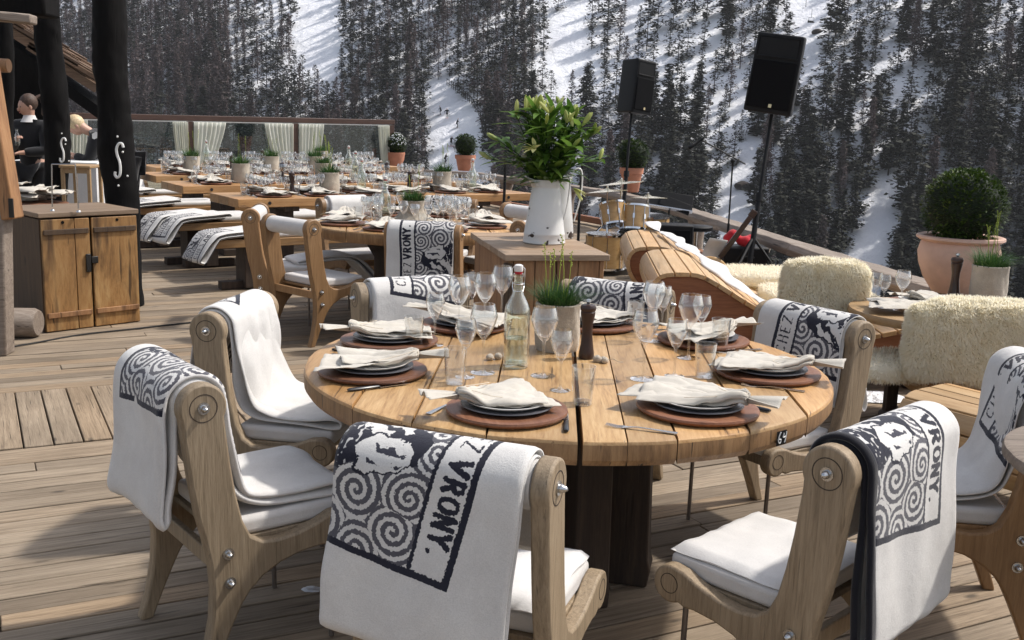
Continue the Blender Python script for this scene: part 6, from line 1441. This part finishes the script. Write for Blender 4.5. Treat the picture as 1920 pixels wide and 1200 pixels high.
for n_,(a,p,H,kind,k,px,py) in enumerate(ind):
    tr,cr=(PIN[n_%8] if kind=='pine' else LAR[n_%6])
    t=thing('pine_tree' if kind=='pine' else 'larch_tree',f'{"dark green evergreen" if kind=="pine" else "bare brown larch"} on the snowy slope opposite','tree',(p.x,p.y,p.z-.2),rt_.uniform(0,6.28),'evergreens on the opposite slope' if kind=='pine' else 'bare larches on the opposite slope'); 
    wd=rt_.uniform(.82,1.15); t.scale=(H*wd*1.25,H*wd*1.25,H)
    for s_ in (tr,cr): c=s_.copy(); COL.objects.link(c); c.parent=t
def arr(m): return np.array([tuple(v) for v in m.v],float),m.f,m.col
def forest(name,kind,mat,src,label):
    V=[];F=[];Cc=[];n=0; A=[arr(m) for m in src]
    for n_,(a,p,H,kd,k,px,py) in enumerate(rest):
        if kd!=kind: continue
        v,f,c=A[n_%len(A)]; th=rt_.uniform(0,6.28); wd=rt_.uniform(1.0,1.45)*H; R=np.array([[math.cos(th)*wd,-math.sin(th)*wd,0],[math.sin(th)*wd,math.cos(th)*wd,0],[0,0,H]])
        V.append(v@R.T+np.array([p.x,p.y,p.z-.2])); F+=[tuple(i+n for i in q) for q in f]; dl=rt_.uniform(-.18,.18); Cc+=[min(.99,max(.01,x+dl)) for x in c]; n+=len(v)
    me=bpy.data.meshes.new(name); me.from_pydata(np.concatenate(V).tolist(),[],F); a=me.attributes.new('rnd','FLOAT','FACE'); a.data.foreach_set('value',Cc); me.materials.append(mat); o=bpy.data.objects.new(name,me); COL.objects.link(o); o['kind']='stuff'; o['label']=label; o['category']='forest'; return o
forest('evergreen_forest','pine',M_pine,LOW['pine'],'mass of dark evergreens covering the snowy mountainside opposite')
forest('larch_forest','larch',M_larch,LOW['larch'],'brown leafless larch forest covering the mountainside at the left')
V=[]; tm=MB()
for n_,(a,p,H,kd,k,px,py) in enumerate(rest): tm.tube([(p.x,p.y,p.z-.8),(p.x,p.y,p.z+H*.5),(p.x,p.y,p.z+H*.93)],[.009*H,.007*H,.0008*H],4,False)
o=tm.build('forest_trunks',M_trunk,None,weld=False); o['kind']='stuff'; o['label']='thin dark trunks standing in the forest on the opposite slope'; o['category']='forest'
# skiers, chairlift, piste fence
SJ=dict(pelvis=(0,.05,.80),belly=(0,.0,.95),chest=(0,-.08,1.14),neckb=(0,-.12,1.30),neck=(0,-.13,1.36),head=(0,-.15,1.46),crown=(0,-.15,1.55),face=(0,-1,0),
  shL=(.2,-.08,1.26),elL=(.35,-.12,1.02),wrL=(.38,-.34,1.0),shR=(-.2,-.08,1.26),elR=(-.35,-.12,1.02),wrR=(-.38,-.34,1.0),
  hipL=(.1,.05,.74),knL=(.13,-.10,.45),anL=(.13,.02,.10),toL=(.13,-.14,.05),hipR=(-.1,.05,.74),knR=(-.13,-.10,.45),anR=(-.13,.02,.10),toR=(-.13,-.14,.05))
NMS=['upper left','second from the top','middle','lower left','lowest']
for k,(px,py) in enumerate(((826,216),(838,221),(857,240),(846,274),(835,306))):
    p=hit(px,py)
    if p is None: continue
    s=person(f'distant skier in dark clothes on the groomed ski run, {NMS[k]} of five',(p.x,p.y,p.z),rt_.uniform(-2,2),SJ,None,M_hairb,group='skiers on the ski run',lo=True,s=1.15)
    for q in(-1,1): MB().box((q*.13,-.1,.02),(.10,1.7,.03)).build('ski',M_redcloth if k%2 else M_blackplastic,s); MB().tube([(q*.38,-.36,1.0),(q*.5,.1,.05)],.02,5).build('ski_pole',M_blackplastic,s)
for k,(px,py,dd) in enumerate(((1510,22,215),(1521,40,205),(1335,410,110))):
    p=Vector((0,0,EYE))+ray(px,py)/math.hypot(ray(px,py).x,ray(px,py).y)*dd; c=thing('chairlift_chair',f'empty chairlift chair hanging over the snowy clearing, {["top","second","lowest"][k]} one','chairlift chair',p,R_(30),'chairlift chairs')
    sc=dd/215*.75; MB().box((0,0,-.3*1),(1.9,.5,.12)).build('seat',M_iron,c); MB().box((0,.22,0),(1.9,.08,.35)).build('backrest',M_iron,c); MB().tube([(-.9,0,-.3),(-.9,0,.9),(.9,0,.9),(.9,0,-.3)],.05,5).build('frame',M_iron,c); MB().tube([(0,0,.9),(0,0,3.0)],.05,5).build('hanger',M_iron,c); c.scale=(sc,sc,sc)
pf=[hit(x,y) for x,y in ((838,160),(862,176),(884,196),(900,220),(905,250))]
fm=thing('piste_fence','thin dark net fence along the right side of the ski run','fence',pf[0]); m=MB()
for a,b in zip(pf,pf[1:]):
    for k in range(6): q=a.lerp(b,k/6)-pf[0]; m.tube([q,q+Vector((0,0,1.4))],.06,4)
    for z in (.5,1.2): m.tube([a-pf[0]+Vector((0,0,z)),b-pf[0]+Vector((0,0,z))],.05,4)
m.build('fence_net',M_iron,fm)
# boulders showing through the snow
for k,(px,py,R0) in enumerate(((1395,352,1.1),(1403,354,.9),(1545,300,.6),(1532,62,.8))):
    p=hit(px,py); m=MB(); m.ball((0,0,.2),R0,12,8,(1.2,1,.7)); m.v=[tuple(Vector(v)*(1+.35*MN.noise(Vector(v)*1.1+Vector((k*5,0,0))))) for v in m.v]; o=m.build('boulder',M_trunk,None,smooth=True); o.location=p; tag(o,'small dark boulder poking out of the snow on the open slope','boulder','boulders in the snow')

# ================================================================ mountain air
M_haze=bpy.data.materials.new('mountain_haze'); M_haze.use_nodes=True; _n=M_haze.node_tree; _n.nodes.remove(_n.nodes['Principled BSDF']); _v=_n.nodes.new('ShaderNodeVolumePrincipled'); _v.inputs['Color'].default_value=(.86,.88,.93,1); _v.inputs['Density'].default_value=.00022; _v.inputs['Anisotropy'].default_value=.2
_n.links.new(_v.outputs[0],_n.nodes['Material Output'].inputs['Volume'])
hz=MB().box((0,300,140),(1500,1500,420)).build('haze',M_haze,None); hz['kind']='stuff'; hz['label']='thin pale mountain air between terrace and slope'; hz['category']='haze'
